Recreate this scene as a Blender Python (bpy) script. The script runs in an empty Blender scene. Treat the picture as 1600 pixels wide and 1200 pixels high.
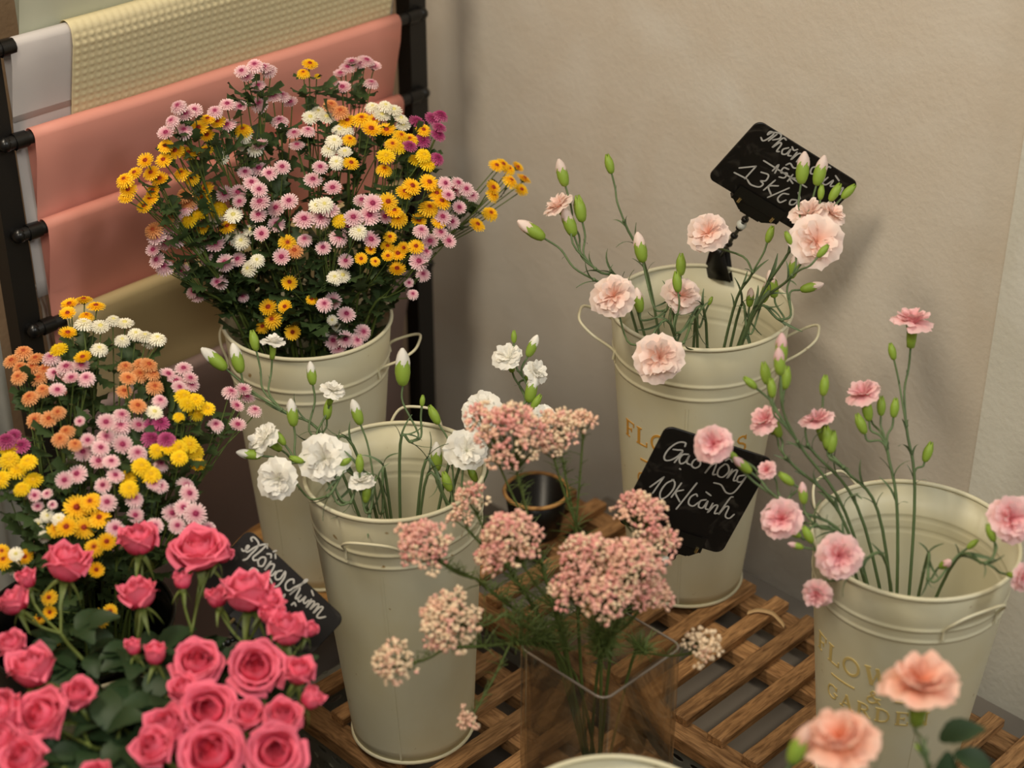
import bpy, bmesh, math, random
from mathutils import Vector, Matrix, Quaternion

random.seed(7)
scene = bpy.context.scene
COL = scene.collection

# ------------------------------------------------------------------ camera
F_PX = 2800.0
PITCH = math.radians(30.5)
CAM_H = 1.78
c45 = math.sqrt(0.5)
CAM = Vector((0, 0, CAM_H))
CR = Vector((c45, -c45, 0))
CF = Vector((c45 * math.cos(PITCH), c45 * math.cos(PITCH), -math.sin(PITCH)))
CU = CR.cross(CF)
cam_data = bpy.data.cameras.new('camera')
cam = bpy.data.objects.new('camera', cam_data)
COL.objects.link(cam)
cam.matrix_world = Matrix.Translation(CAM) @ Matrix((CR, CU, -CF)).transposed().to_4x4()
cam_data.sensor_width = 36
cam_data.lens = F_PX / 1600 * 36
cam_data.clip_start = 0.05
cam_data.dof.use_dof = True
cam_data.dof.focus_distance = 2.2
cam_data.dof.aperture_fstop = 3.0
scene.camera = cam

# ------------------------------------------------------------------ light
world = bpy.data.worlds.new('world')
scene.world = world
world.use_nodes = True
world.node_tree.nodes['Background'].inputs[0].default_value = (1.0, 0.89, 0.74, 1)
world.node_tree.nodes['Background'].inputs[1].default_value = 0.24


def area_light(name, loc, target, size, energy, color):
    d = bpy.data.lights.new(name, 'AREA')
    d.shape = 'DISK'
    d.size = size
    d.energy = energy
    d.color = color
    o = bpy.data.objects.new(name, d)
    COL.objects.link(o)
    o.location = loc
    o.rotation_euler = (Vector(target) - Vector(loc)).to_track_quat('-Z', 'Y').to_euler()
    return o


area_light('ceiling_lamp_key', (0.25, 1.56, 2.75), (1.35, 1.25, 0.6), 0.50, 28, (1.0, 0.86, 0.66))
area_light('ceiling_lamp_fill', (-0.6, -0.3, 2.9), (1.2, 1.5, 0.6), 0.9, 28, (1.0, 0.92, 0.78))  # added soft warm fill from the camera side
area_light('ceiling_lamp_side', (1.25, -0.9, 2.8), (1.5, 1.5, 0.7), 0.50, 20, (0.94, 0.96, 0.95))  # added cool fill, lifts the right wall and turns its shadows bluish

scene.view_settings.view_transform = 'Standard'
scene.view_settings.look = 'None'
scene.view_settings.exposure = 0.0
scene.view_settings.gamma = 1.0
scene.view_settings.use_curve_mapping = False


# ------------------------------------------------------------------ helpers
def at(x, y, z):
    """photograph pixel + depth along the view axis -> world point"""
    return CAM + z * (CF + (x - 800) / F_PX * CR + (600 - y) / F_PX * CU)


def at_plane(x, y, p0, n):
    d = CF + (x - 800) / F_PX * CR + (600 - y) / F_PX * CU
    t = (p0 - CAM).dot(n) / d.dot(n)
    return CAM + t * d


def at_height(x, y, h):
    return at_plane(x, y, Vector((0, 0, h)), Vector((0, 0, 1)))


def cdir(fx, fy, ft):
    return (fx * CR + fy * CU - ft * CF).normalized()


def lin(r, g, b):
    def f(v):
        v /= 255.0
        return v / 12.92 if v <= 0.04045 else ((v + 0.055) / 1.055) ** 2.4
    return (f(r), f(g), f(b), 1)


MATS = {}


def new_mat(name):
    m = bpy.data.materials.new(name)
    m.use_nodes = True
    nt = m.node_tree
    b = nt.nodes['Principled BSDF']
    MATS[name] = m
    return m, nt, b


def simple(name, col, rough=0.6, var=0.12, scale=30.0, bump=0.0, bscale=200.0, metal=0.0, spec=0.4, trans=0.0, col2=None):
    """principled material with noise variation in colour, optional bump and thin-sheet translucency"""
    m, nt, b = new_mat(name)
    N, L = nt.nodes, nt.links
    tc = N.new('ShaderNodeTexCoord')
    nz = N.new('ShaderNodeTexNoise')
    nz.inputs['Scale'].default_value = scale
    nz.inputs['Detail'].default_value = 4
    L.new(tc.outputs['Object'], nz.inputs['Vector'])
    mx = N.new('ShaderNodeMix')
    mx.data_type = 'RGBA'
    c = Vector(col[:3])
    lo = col2 if col2 else (*(c * (1 - var)), 1)
    mx.inputs[6].default_value = lo
    mx.inputs[7].default_value = (*[min(1, v * (1 + (0 if col2 else var))) for v in c], 1)
    L.new(nz.outputs['Fac'], mx.inputs[0])
    L.new(mx.outputs[2], b.inputs['Base Color'])
    b.inputs['Roughness'].default_value = rough
    b.inputs['Metallic'].default_value = metal
    b.inputs['Specular IOR Level'].default_value = spec
    if bump:
        n2 = N.new('ShaderNodeTexNoise')
        n2.inputs['Scale'].default_value = bscale
        n2.inputs['Detail'].default_value = 3
        L.new(tc.outputs['Object'], n2.inputs['Vector'])
        bp = N.new('ShaderNodeBump')
        bp.inputs['Strength'].default_value = bump
        bp.inputs['Distance'].default_value = 0.002
        L.new(n2.outputs['Fac'], bp.inputs['Height'])
        L.new(bp.outputs['Normal'], b.inputs['Normal'])
    if trans:
        tr = N.new('ShaderNodeBsdfTranslucent')
        L.new(mx.outputs[2], tr.inputs['Color'])
        ms = N.new('ShaderNodeMixShader')
        ms.inputs[0].default_value = trans
        L.new(b.outputs[0], ms.inputs[1])
        L.new(tr.outputs[0], ms.inputs[2])
        L.new(ms.outputs[0], N['Material Output'].inputs['Surface'])
    return m


def radial(name, stops, rough=0.6, trans=0.2, axis_len=False, rmax=1.0):
    """petal colour that runs from the heart of the flower to its edge"""
    m, nt, b = new_mat(name)
    N, L = nt.nodes, nt.links
    tc = N.new('ShaderNodeTexCoord')
    if not axis_len:
        vm = N.new('ShaderNodeVectorMath')
        vm.operation = 'MULTIPLY'
        vm.inputs[1].default_value = (1, 1, 0)
        L.new(tc.outputs['Object'], vm.inputs[0])
        ln = N.new('ShaderNodeVectorMath')
        ln.operation = 'LENGTH'
        L.new(vm.outputs[0], ln.inputs[0])
        src = ln.outputs['Value']
    else:
        ln = N.new('ShaderNodeVectorMath')
        ln.operation = 'LENGTH'
        L.new(tc.outputs['Object'], ln.inputs[0])
        src = ln.outputs['Value']
    nz = N.new('ShaderNodeTexNoise')
    nz.inputs['Scale'].default_value = 6
    L.new(tc.outputs['Object'], nz.inputs['Vector'])
    ma = N.new('ShaderNodeMath')
    ma.operation = 'MULTIPLY_ADD'
    ma.inputs[1].default_value = 0.12
    L.new(nz.outputs['Fac'], ma.inputs[0])
    L.new(src, ma.inputs[2])
    rp = N.new('ShaderNodeValToRGB')
    e = rp.color_ramp.elements
    e[0].position, e[0].color = stops[0][0], stops[0][1]
    e[1].position, e[1].color = stops[-1][0], stops[-1][1]
    for p, cc in stops[1:-1]:
        k = e.new(p)
        k.color = cc
    L.new(ma.outputs[0], rp.inputs[0])
    oi = N.new('ShaderNodeObjectInfo')
    hs = N.new('ShaderNodeHueSaturation')
    mr = N.new('ShaderNodeMapRange')
    mr.inputs['To Min'].default_value = 0.86
    mr.inputs['To Max'].default_value = 1.08
    L.new(oi.outputs['Random'], mr.inputs['Value'])
    L.new(mr.outputs[0], hs.inputs['Value'])
    L.new(rp.outputs[0], hs.inputs['Color'])
    L.new(hs.outputs[0], b.inputs['Base Color'])
    b.inputs['Roughness'].default_value = rough
    b.inputs['Specular IOR Level'].default_value = 0.2
    tr = N.new('ShaderNodeBsdfTranslucent')
    L.new(hs.outputs[0], tr.inputs['Color'])
    ms = N.new('ShaderNodeMixShader')
    ms.inputs[0].default_value = trans
    L.new(b.outputs[0], ms.inputs[1])
    L.new(tr.outputs[0], ms.inputs[2])
    L.new(ms.outputs[0], N['Material Output'].inputs['Surface'])
    return m


class MB:
    def __init__(self):
        self.v, self.f, self.m = [], [], []

    def grid(self, rows, closed=False, mi=0):
        """rows of points -> quads"""
        b = len(self.v)
        n = len(rows[0])
        for r in rows:
            self.v += [tuple(p) for p in r]
        for i in range(len(rows) - 1):
            for j in range(n if closed else n - 1):
                k = (j + 1) % n
                self.f.append((b + i * n + j, b + i * n + k, b + (i + 1) * n + k, b + (i + 1) * n + j))
                self.m.append(mi)

    def poly(self, pts, mi=0):
        b = len(self.v)
        self.v += [tuple(p) for p in pts]
        self.f.append(tuple(range(b, b + len(pts))))
        self.m.append(mi)

    def box(self, lo, hi, mi=0, M=None):
        x0, y0, z0 = lo
        x1, y1, z1 = hi
        p = [Vector(q) for q in ((x0, y0, z0), (x1, y0, z0), (x1, y1, z0), (x0, y1, z0), (x0, y0, z1), (x1, y0, z1), (x1, y1, z1), (x0, y1, z1))]
        if M:
            p = [M @ q for q in p]
        b = len(self.v)
        self.v += [tuple(q) for q in p]
        for f in ((0, 3, 2, 1), (4, 5, 6, 7), (0, 1, 5, 4), (1, 2, 6, 5), (2, 3, 7, 6), (3, 0, 4, 7)):
            self.f.append(tuple(b + i for i in f))
            self.m.append(mi)

    def tube(self, pts, rad, n=6, mi=0, cap=True, closed=False):
        pts = [Vector(p) for p in pts]
        if not hasattr(rad, '__len__'):
            rad = [rad] * len(pts)
        k = len(pts)
        tang = []
        for i in range(k):
            if closed:
                a, c = pts[(i - 1) % k], pts[(i + 1) % k]
            else:
                a, c = pts[max(0, i - 1)], pts[min(k - 1, i + 1)]
            d = c - a
            tang.append(d.normalized() if d.length > 1e-9 else Vector((0, 0, 1)))
        up = Vector((0, 0, 1)) if abs(tang[0].z) < 0.9 else Vector((1, 0, 0))
        nx = tang[0].cross(up).normalized()
        rows = []
        for i in range(k):
            nx = (nx - tang[i] * nx.dot(tang[i]))
            nx = nx.normalized() if nx.length > 1e-6 else tang[i].orthogonal().normalized()
            ny = tang[i].cross(nx)
            rows.append([pts[i] + rad[i] * (math.cos(2 * math.pi * j / n) * nx + math.sin(2 * math.pi * j / n) * ny) for j in range(n)])
        if closed:
            rows.append(rows[0])
        self.grid(rows, closed=True, mi=mi)
        if cap and not closed:
            self.poly(list(reversed(rows[0])), mi)
            self.poly(rows[-1], mi)

    def lathe(self, prof, n=32, mi=0, M=None):
        rows = []
        for r, z in prof:
            row = [Vector((r * math.cos(2 * math.pi * j / n), r * math.sin(2 * math.pi * j / n), z)) for j in range(n)]
            rows.append([M @ p for p in row] if M else row)
        self.grid(rows, closed=True, mi=mi)

    def blob(self, M, n=6, rings=3, mi=0):
        """small rounded bead: unit sphere mapped by M"""
        rows = []
        for i in range(rings + 1):
            a = math.pi * (0.06 + 0.88 * i / rings)
            rows.append([M @ Vector((math.sin(a) * math.cos(2 * math.pi * j / n), math.sin(a) * math.sin(2 * math.pi * j / n), math.cos(a))) for j in range(n)])
        self.grid(rows, closed=True, mi=mi)
        self.poly(rows[0], mi)
        self.poly(list(reversed(rows[-1])), mi)

    def mesh(self, name, mats, smooth=True):
        me = bpy.data.meshes.new(name)
        me.from_pydata(self.v, [], self.f)
        if not isinstance(mats, (list, tuple)):
            mats = [mats]
        for m in mats:
            me.materials.append(m)
        if len(mats) > 1:
            me.polygons.foreach_set('material_index', self.m)
        if smooth:
            me.polygons.foreach_set('use_smooth', [True] * len(me.polygons))
        me.update()
        return me


def put(name, me, parent=None, M=None, kind=None, label=None):
    o = bpy.data.objects.new(name, me)
    COL.objects.link(o)
    if parent:
        o.parent = parent
    if M is not None:
        o.matrix_basis = M
    if kind:
        o['kind'] = kind
    if label:
        o['label'] = label
    return o


def thing(name, label, cat, loc=(0, 0, 0), group=None, M=None):
    o = bpy.data.objects.new(name, None)
    COL.objects.link(o)
    o.empty_display_size = 0.02
    if M is not None:
        o.matrix_basis = M
    else:
        o.location = loc
    o['label'] = label
    o['category'] = cat
    if group:
        o['group'] = group
    return o


def tag(o, label, cat, group=None):
    o['label'] = label
    o['category'] = cat
    if group:
        o['group'] = group
    return o


def frame(z, spin=0.0, hint=None):
    """3x3 whose z column is the given direction"""
    z = Vector(z).normalized()
    h = Vector(hint) if hint is not None else (Vector((0, 0, 1)) if abs(z.z) < 0.95 else Vector((1, 0, 0)))
    x = (h - z * h.dot(z))
    x = x.normalized() if x.length > 1e-6 else z.orthogonal().normalized()
    y = z.cross(x)
    m = Matrix((x, y, z)).transposed()
    return m @ Matrix.Rotation(spin, 3, 'Z')


def TRS(p, rot3, s):
    if not hasattr(s, '__len__'):
        s = (s, s, s)
    return Matrix.Translation(p) @ rot3.to_4x4() @ Matrix.Diagonal((*s, 1))


def smooth_path(pts, n=6):
    """Catmull-Rom through points"""
    pts = [Vector(p) for p in pts]
    P = [2 * pts[0] - pts[1]] + pts + [2 * pts[-1] - pts[-2]]
    out = []
    for i in range(1, len(P) - 2):
        p0, p1, p2, p3 = P[i - 1:i + 3]
        for k in range(n):
            t = k / n
            out.append(0.5 * ((2 * p1) + (p2 - p0) * t + (2 * p0 - 5 * p1 + 4 * p2 - p3) * t * t + (3 * p1 - p0 - 3 * p2 + p3) * t ** 3))
    out.append(pts[-1])
    return out


def rnd(a, b):
    return random.uniform(a, b)


# ------------------------------------------------------------------ materials
m_bucket, nt, b = new_mat('cream_enamel')
N, L = nt.nodes, nt.links
tc = N.new('ShaderNodeTexCoord')
n1 = N.new('ShaderNodeTexNoise')
n1.inputs['Scale'].default_value = 9
n1.inputs['Detail'].default_value = 5
L.new(tc.outputs['Object'], n1.inputs['Vector'])
r1 = N.new('ShaderNodeValToRGB')
r1.color_ramp.elements[0].position = 0.35
r1.color_ramp.elements[0].color = lin(211, 208, 184)
r1.color_ramp.elements[1].position = 0.72
r1.color_ramp.elements[1].color = lin(205, 197, 163)
L.new(n1.outputs['Fac'], r1.inputs[0])
n2 = N.new('ShaderNodeTexNoise')
n2.inputs['Scale'].default_value = 55
n2.inputs['Detail'].default_value = 2
L.new(tc.outputs['Object'], n2.inputs['Vector'])
r2 = N.new('ShaderNodeValToRGB')
r2.color_ramp.elements[0].position = 0.74
r2.color_ramp.elements[0].color = (0, 0, 0, 1)
r2.color_ramp.elements[1].position = 0.80
r2.color_ramp.elements[1].color = (1, 1, 1, 1)
L.new(n2.outputs['Fac'], r2.inputs[0])
mxb = N.new('ShaderNodeMix')
mxb.data_type = 'RGBA'
mxb.inputs[7].default_value = lin(150, 125, 80)
L.new(r2.outputs[0], mxb.inputs[0])
L.new(r1.outputs[0], mxb.inputs[6])
L.new(mxb.outputs[2], b.inputs['Base Color'])
b.inputs['Roughness'].default_value = 0.42
b.inputs['Specular IOR Level'].default_value = 0.35

m_gold = simple('gold_print', lin(200, 148, 62), rough=0.45, var=0.1)
m_gold_worn = simple('worn_gold_print', lin(204, 182, 118), rough=0.5, var=0.15)
m_black = simple('black_paint', lin(24, 22, 20), rough=0.45, var=0.1)
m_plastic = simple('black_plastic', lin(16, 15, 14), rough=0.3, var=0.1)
m_chalk = simple('chalk_marker', lin(186, 184, 178), rough=0.9, var=0.12, scale=300)
m_steel = simple('galvanised_steel', lin(150, 150, 140), rough=0.45, var=0.2, metal=0.6, scale=60)
m_brass = simple('brass_pin', lin(225, 205, 150), rough=0.25, var=0.05, metal=1.0)
m_ball = simple('pale_joint_bead', lin(200, 205, 200), rough=0.3, var=0.05)

m_board, nt, b = new_mat('blackboard')
N, L = nt.nodes, nt.links
tc = N.new('ShaderNodeTexCoord')
n1 = N.new('ShaderNodeTexNoise')
n1.inputs['Scale'].default_value = 38
n1.inputs['Detail'].default_value = 6
n1.inputs['Distortion'].default_value = 1.2
L.new(tc.outputs['Object'], n1.inputs['Vector'])
r1 = N.new('ShaderNodeValToRGB')
r1.color_ramp.elements[0].position = 0.55
r1.color_ramp.elements[0].color = lin(20, 18, 17)
r1.color_ramp.elements[1].position = 0.85
r1.color_ramp.elements[1].color = lin(70, 66, 60)
L.new(n1.outputs['Fac'], r1.inputs[0])
L.new(r1.outputs[0], b.inputs['Base Color'])
b.inputs['Roughness'].default_value = 0.38
b.inputs['Specular IOR Level'].default_value = 0.35


def wood(name, ca, cb, scale=26, axis='X'):
    m, nt, b = new_mat(name)
    N, L = nt.nodes, nt.links
    tc = N.new('ShaderNodeTexCoord')
    oi = N.new('ShaderNodeObjectInfo')
    ad = N.new('ShaderNodeVectorMath')
    ad.operation = 'ADD'
    L.new(tc.outputs['Object'], ad.inputs[0])
    sc = N.new('ShaderNodeMath')
    sc.operation = 'MULTIPLY'
    sc.inputs[1].default_value = 3.7
    L.new(oi.outputs['Random'], sc.inputs[0])
    L.new(sc.outputs[0], ad.inputs[1])
    mp = N.new('ShaderNodeMapping')
    mp.inputs['Scale'].default_value = (0.14, 1, 1) if axis == 'X' else (1, 0.14, 1)
    L.new(ad.outputs[0], mp.inputs[0])
    nz = N.new('ShaderNodeTexNoise')
    nz.inputs['Scale'].default_value = scale * 9
    nz.inputs['Detail'].default_value = 5
    nz.inputs['Distortion'].default_value = 0.8
    L.new(mp.outputs[0], nz.inputs['Vector'])
    rp = N.new('ShaderNodeValToRGB')
    rp.color_ramp.elements[0].position = 0.3
    rp.color_ramp.elements[0].color = ca
    rp.color_ramp.elements[1].position = 0.65
    rp.color_ramp.elements[1].color = cb
    L.new(nz.outputs['Fac'], rp.inputs[0])
    hs = N.new('ShaderNodeHueSaturation')
    mr = N.new('ShaderNodeMapRange')
    mr.inputs['To Min'].default_value = 0.75
    mr.inputs['To Max'].default_value = 1.15
    L.new(oi.outputs['Random'], mr.inputs['Value'])
    L.new(mr.outputs[0], hs.inputs['Value'])
    L.new(rp.outputs[0], hs.inputs['Color'])
    L.new(hs.outputs[0], b.inputs['Base Color'])
    b.inputs['Roughness'].default_value = 0.62
    b.inputs['Specular IOR Level'].default_value = 0.3
    bp = N.new('ShaderNodeBump')
    bp.inputs['Strength'].default_value = 0.35
    bp.inputs['Distance'].default_value = 0.0015
    L.new(nz.outputs['Fac'], bp.inputs['Height'])
    L.new(bp.outputs['Normal'], b.inputs['Normal'])
    return m


m_woodx = wood('oiled_wood_slat', lin(108, 76, 46), lin(176, 134, 90))
m_woody = wood('oiled_wood_rail', lin(108, 76, 46), lin(176, 134, 90), axis='Y')
m_woodr = wood('round_board_wood', lin(130, 92, 52), lin(190, 145, 88), scale=10)

G_STEM = simple('mum_stem_green', lin(84, 100, 44), rough=0.6, var=0.25, scale=40)
G_LEAF = simple('mum_leaf_green', lin(58, 78, 42), rough=0.55, var=0.3, scale=40, trans=0.15)
G_CARN = simple('carnation_stem_green', lin(92, 112, 74), rough=0.55, var=0.2, scale=40)
G_CALYX = simple('carnation_bud_green', lin(140, 168, 62), rough=0.5, var=0.22, scale=60, trans=0.1)
G_CLEAF = simple('carnation_leaf_green', lin(92, 112, 80), rough=0.5, var=0.2, scale=40)
G_ROSE = simple('rose_leaf_green', lin(42, 64, 36), rough=0.55, var=0.3, scale=50, trans=0.12)
G_RSTEM = simple('rose_stem_green', lin(98, 112, 52), rough=0.5, var=0.25, scale=40)
G_RICE = simple('rice_flower_green', lin(84, 100, 48), rough=0.6, var=0.3, scale=50)

W = lin(250, 246, 236)
MUM = {
    'P': radial('mum_pink', [(0.10, lin(158, 52, 92)), (0.30, lin(206, 122, 148)), (0.52, lin(234, 184, 194)), (1.0, lin(246, 220, 220))]),
    'Y': radial('mum_golden', [(0.1, lin(150, 40, 10)), (0.30, lin(236, 148, 14)), (0.46, lin(252, 194, 24)), (1.0, lin(255, 212, 52))]),
    'L': radial('mum_lemon', [(0.1, lin(214, 170, 20)), (0.4, lin(250, 205, 20)), (1.0, lin(255, 222, 44))]),
    'W': radial('mum_white', [(0.1, lin(226, 216, 140)), (0.35, lin(246, 240, 214)), (1.0, lin(250, 246, 232))]),
    'M': radial('mum_magenta', [(0.1, lin(110, 16, 60)), (0.45, lin(160, 50, 104)), (1.0, lin(204, 108, 152))]),
    'O': radial('mum_salmon', [(0.1, lin(166, 70, 34)), (0.40, lin(222, 140, 82)), (1.0, lin(236, 178, 124))]),
}
MUMC = {
    'P': simple('mum_pink_heart', lin(150, 40, 84), var=0.25, scale=3),
    'Y': simple('mum_golden_heart', lin(150, 46, 14), var=0.25, scale=3),
    'L': simple('mum_lemon_heart', lin(222, 176, 26), var=0.2, scale=3),
    'W': simple('mum_white_heart', lin(226, 214, 130), var=0.15, scale=3),
    'M': simple('mum_magenta_heart', lin(112, 18, 62), var=0.25, scale=3),
    'O': simple('mum_salmon_heart', lin(168, 66, 28), var=0.25, scale=3),
}
PET_W = radial('carnation_white', [(0.0, lin(252, 250, 232)), (0.5, lin(253, 251, 244)), (1.0, lin(253, 251, 244))], trans=0.3, axis_len=True)
PET_PP = radial('carnation_blush', [(0.0, lin(250, 190, 160)), (0.5, lin(252, 218, 204)), (1.0, lin(254, 236, 228))], trans=0.3, axis_len=True)
PET_P = radial('carnation_pink', [(0.0, lin(240, 130, 140)), (0.5, lin(246, 182, 188)), (1.0, lin(250, 214, 214))], trans=0.3, axis_len=True)
PET_O = radial('carnation_peach', [(0.0, lin(238, 150, 80)), (0.5, lin(244, 158, 124)), (1.0, lin(250, 208, 190))], trans=0.25, axis_len=True)
PET_R = radial('rose_pink', [(0.0, lin(222, 40, 82)), (0.6, lin(240, 74, 110)), (1.15, lin(248, 122, 148))], trans=0.22, axis_len=True)
RICE = [simple('rice_bead_pink', lin(236, 182, 168), var=0.12), simple('rice_bead_blush', lin(236, 194, 168), var=0.12), simple('rice_bead_cream', lin(234, 210, 178), var=0.1), simple('rice_bead_rose', lin(230, 162, 154), var=0.12)]

# ------------------------------------------------------------------ the setting
SHELF = CAM_H - 1.52      # top of the upper slatted stand
LOW = CAM_H - 1.56        # top of the lower slatted stand
BENCH = 0.12
WX = 1.82                 # plaster wall
WY = 2.07                 # wall behind the paper rack
RACK_Y = 1.90


def plaster(name, ca, cb, cc):
    m, nt, b = new_mat(name)
    N, L = nt.nodes, nt.links
    tc = N.new('ShaderNodeTexCoord')
    n1 = N.new('ShaderNodeTexNoise')
    n1.inputs['Scale'].default_value = 3.2
    n1.inputs['Detail'].default_value = 3
    n1.inputs['Distortion'].default_value = 0.6
    L.new(tc.outputs['Object'], n1.inputs['Vector'])
    rp = N.new('ShaderNodeValToRGB')
    e = rp.color_ramp.elements
    e[0].position, e[0].color = 0.3, ca
    e[1].position, e[1].color = 0.7, cb
    k = e.new(0.5)
    k.color = cc
    L.new(n1.outputs['Fac'], rp.inputs[0])
    L.new(rp.outputs[0], b.inputs['Base Color'])
    b.inputs['Roughness'].default_value = 0.75
    b.inputs['Specular IOR Level'].default_value = 0.25
    n2 = N.new('ShaderNodeTexNoise')
    n2.inputs['Scale'].default_value = 120
    n2.inputs['Detail'].default_value = 5
    L.new(tc.outputs['Object'], n2.inputs['Vector'])
    n3 = N.new('ShaderNodeTexNoise')
    n3.inputs['Scale'].default_value = 9
    L.new(tc.outputs['Object'], n3.inputs['Vector'])
    ad = N.new('ShaderNodeMath')
    ad.operation = 'MULTIPLY_ADD'
    ad.inputs[1].default_value = 3.0
    L.new(n3.outputs['Fac'], ad.inputs[0])
    L.new(n2.outputs['Fac'], ad.inputs[2])
    bp = N.new('ShaderNodeBump')
    bp.inputs['Strength'].default_value = 0.25
    bp.inputs['Distance'].default_value = 0.003
    L.new(ad.outputs[0], bp.inputs['Height'])
    L.new(bp.outputs['Normal'], b.inputs['Normal'])
    return m


m_wall = plaster('plaster_cream', lin(212, 206, 195), lin(216, 212, 203), lin(207, 198, 184))
m_wall2 = plaster('plaster_pilaster', lin(212, 212, 202), lin(216, 216, 208), lin(206, 204, 192))
m_wall3 = plaster('plaster_back', lin(150, 128, 104), lin(168, 146, 120), lin(158, 134, 108))
m_floor = simple('floor_concrete', lin(96, 88, 80), rough=0.8, var=0.25, scale=6, bump=0.2)


def struct(name, mb, m):
    o = put(name, mb.mesh(name, m, smooth=False))
    o['kind'] = 'structure'
    return o


q = MB(); q.box((-3, -3, -0.05), (WX + 0.1, WY + 0.1, 0)); struct('floor', q, m_floor)
q = MB(); q.box((WX, -3, 0), (WX + 0.1, WY + 0.1, 3.0)); struct('wall_right', q, m_wall)
q = MB(); q.box((-3, WY, 0), (WX, WY + 0.1, 3.0)); struct('wall_back', q, m_wall3)
q = MB(); q.box((WX - 0.018, -3, 0), (WX, at_plane(1560, 540, Vector((WX, 0, 0)), Vector((1, 0, 0))).y, 3.0)); struct('trim_1', q, m_wall2)

# ------------------------------------------------------------------ paper rack
nY = Vector((0, 1, 0))


def onrack(x, y, yy):
    return at_plane(x, y, Vector((0, yy, 0)), nY)


STEP = 0.0
rodpx = [(22, -90), (40, 50), (45, 200), (65, 342), (95, 487), (130, 632)]
RODS = []
for i, (x, y) in enumerate(rodpx):
    yy = RACK_Y - 0.02 - STEP * i
    RODS.append((yy, onrack(x, y, yy).z - 0.012))
aL = onrack(14, 345, RACK_Y).x
aR = onrack(651, 250, RACK_Y).x
rack = thing('paper_rack', 'black metal rack with horizontal rods holding wrapping paper in the corner', 'rack', ((aL + aR) / 2, RACK_Y, 0))
off = -Vector(((aL + aR) / 2, RACK_Y, 0))
for xx in (aL, aR):
    q = MB()
    q.box((xx - 0.016, RACK_Y - 0.012, 0), (xx + 0.016, RACK_Y + 0.018, 2.05))
    put('post', q.mesh('post', m_black, False), rack, Matrix.Translation(off))
q = MB(); q.box((aL, RACK_Y - 0.01, 2.0), (aR, RACK_Y + 0.015, 2.03)); put('top_bar', q.mesh('top_bar', m_black, False), rack, Matrix.Translation(off))
for yy, zz in RODS:
    q = MB()
    q.tube([(aL - 0.0, yy, zz), (aR, yy, zz)], 0.0085, 10)
    rod = put('rod', q.mesh('rod', m_black), rack, Matrix.Translation(off))
    for xx, s in ((aL, 1), (aR, -1)):
        q = MB()
        q.tube([(xx + s * 0.012, yy, zz), (xx + s * 0.030, yy, zz)], [0.0112, 0.0105], 10)
        q.tube([(xx, RACK_Y, zz), (xx, yy, zz)], 0.009, 8)
        q.blob(TRS(Vector((xx, yy, zz)), Matrix.Identity(3), 0.010), 8, 5)
        put('rod_bracket', q.mesh('rod_bracket', m_plastic), rack, Matrix.Translation(off))


def paper_mat(name, ca, rough=0.55, trans=0.25):
    return simple(name, ca, rough=rough, var=0.03, scale=5, bump=0.08, bscale=120, trans=trans)


def slant(d):
    """the hanging sheet leans back so that it passes behind the next rod"""
    return 0.0 if d < 0.015 else (0.024 * ((d - 0.015) / 0.095) if d < 0.11 else 0.024 + 0.012 * (d - 0.11))


def sheet(name, label, rod, x0, x1, drop, m, r=0.0105, back=0.10, dots=False, bulge=0.004):
    yy, zz = RODS[rod]
    # cross-section from the hanging back flap over the rod to the front flap
    prof = [(yy + r, zz - back), (yy + r, zz - back * 0.5)]
    for i in range(9):
        a = math.pi * i / 8
        prof.append((yy + r * math.cos(a), zz + r * math.sin(a)))
    nf = 14
    for i in range(1, nf + 1):
        t = i / nf
        prof.append((yy - r + slant(drop * t), zz - drop * t))
    nx = 12
    if dots:
        pitch = 0.0105
        nx = int((x1 - x0) / pitch * 5)
        pz = [p for p in prof[:11]]
        k = int(drop / pitch * 5)
        for i in range(1, k + 1):
            t = i / k
            pz.append((yy - r + slant(drop * t), zz - drop * t))
        prof = pz
    L0 = 0
    rows = []
    px = prof[0]
    for ip, p in enumerate(prof):
        L0 += math.hypot(p[0] - px[0], p[1] - px[1])
        px = p
        row = []
        for j in range(nx + 1):
            x = x0 + (x1 - x0) * j / nx
            dy = 0.0012 * math.sin(x * 23 + p[1] * 9)
            if dots:
                u, v = x / 0.0105, L0 / 0.0105
                h = max(0, math.cos(math.pi * (u + v)) * math.cos(math.pi * (u - v)))
                dy -= 0.0022 * h if ip > 6 else 0
            row.append((x - x0, p[0] + dy - yy, p[1] - zz))
        rows.append(row)
    q = MB()
    q.grid(rows)
    me = q.mesh(name, m)
    o = put(name, me)
    o.location = (x0, yy, zz)
    md = o.modifiers.new('thickness', 'SOLIDIFY')
    md.thickness = 0.0006
    tag(o, label, 'wrapping paper', 'wrapping papers hanging on the rack')
    return o


def ax(x, y, rod):
    return onrack(x, y, RODS[rod][0]).x


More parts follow.
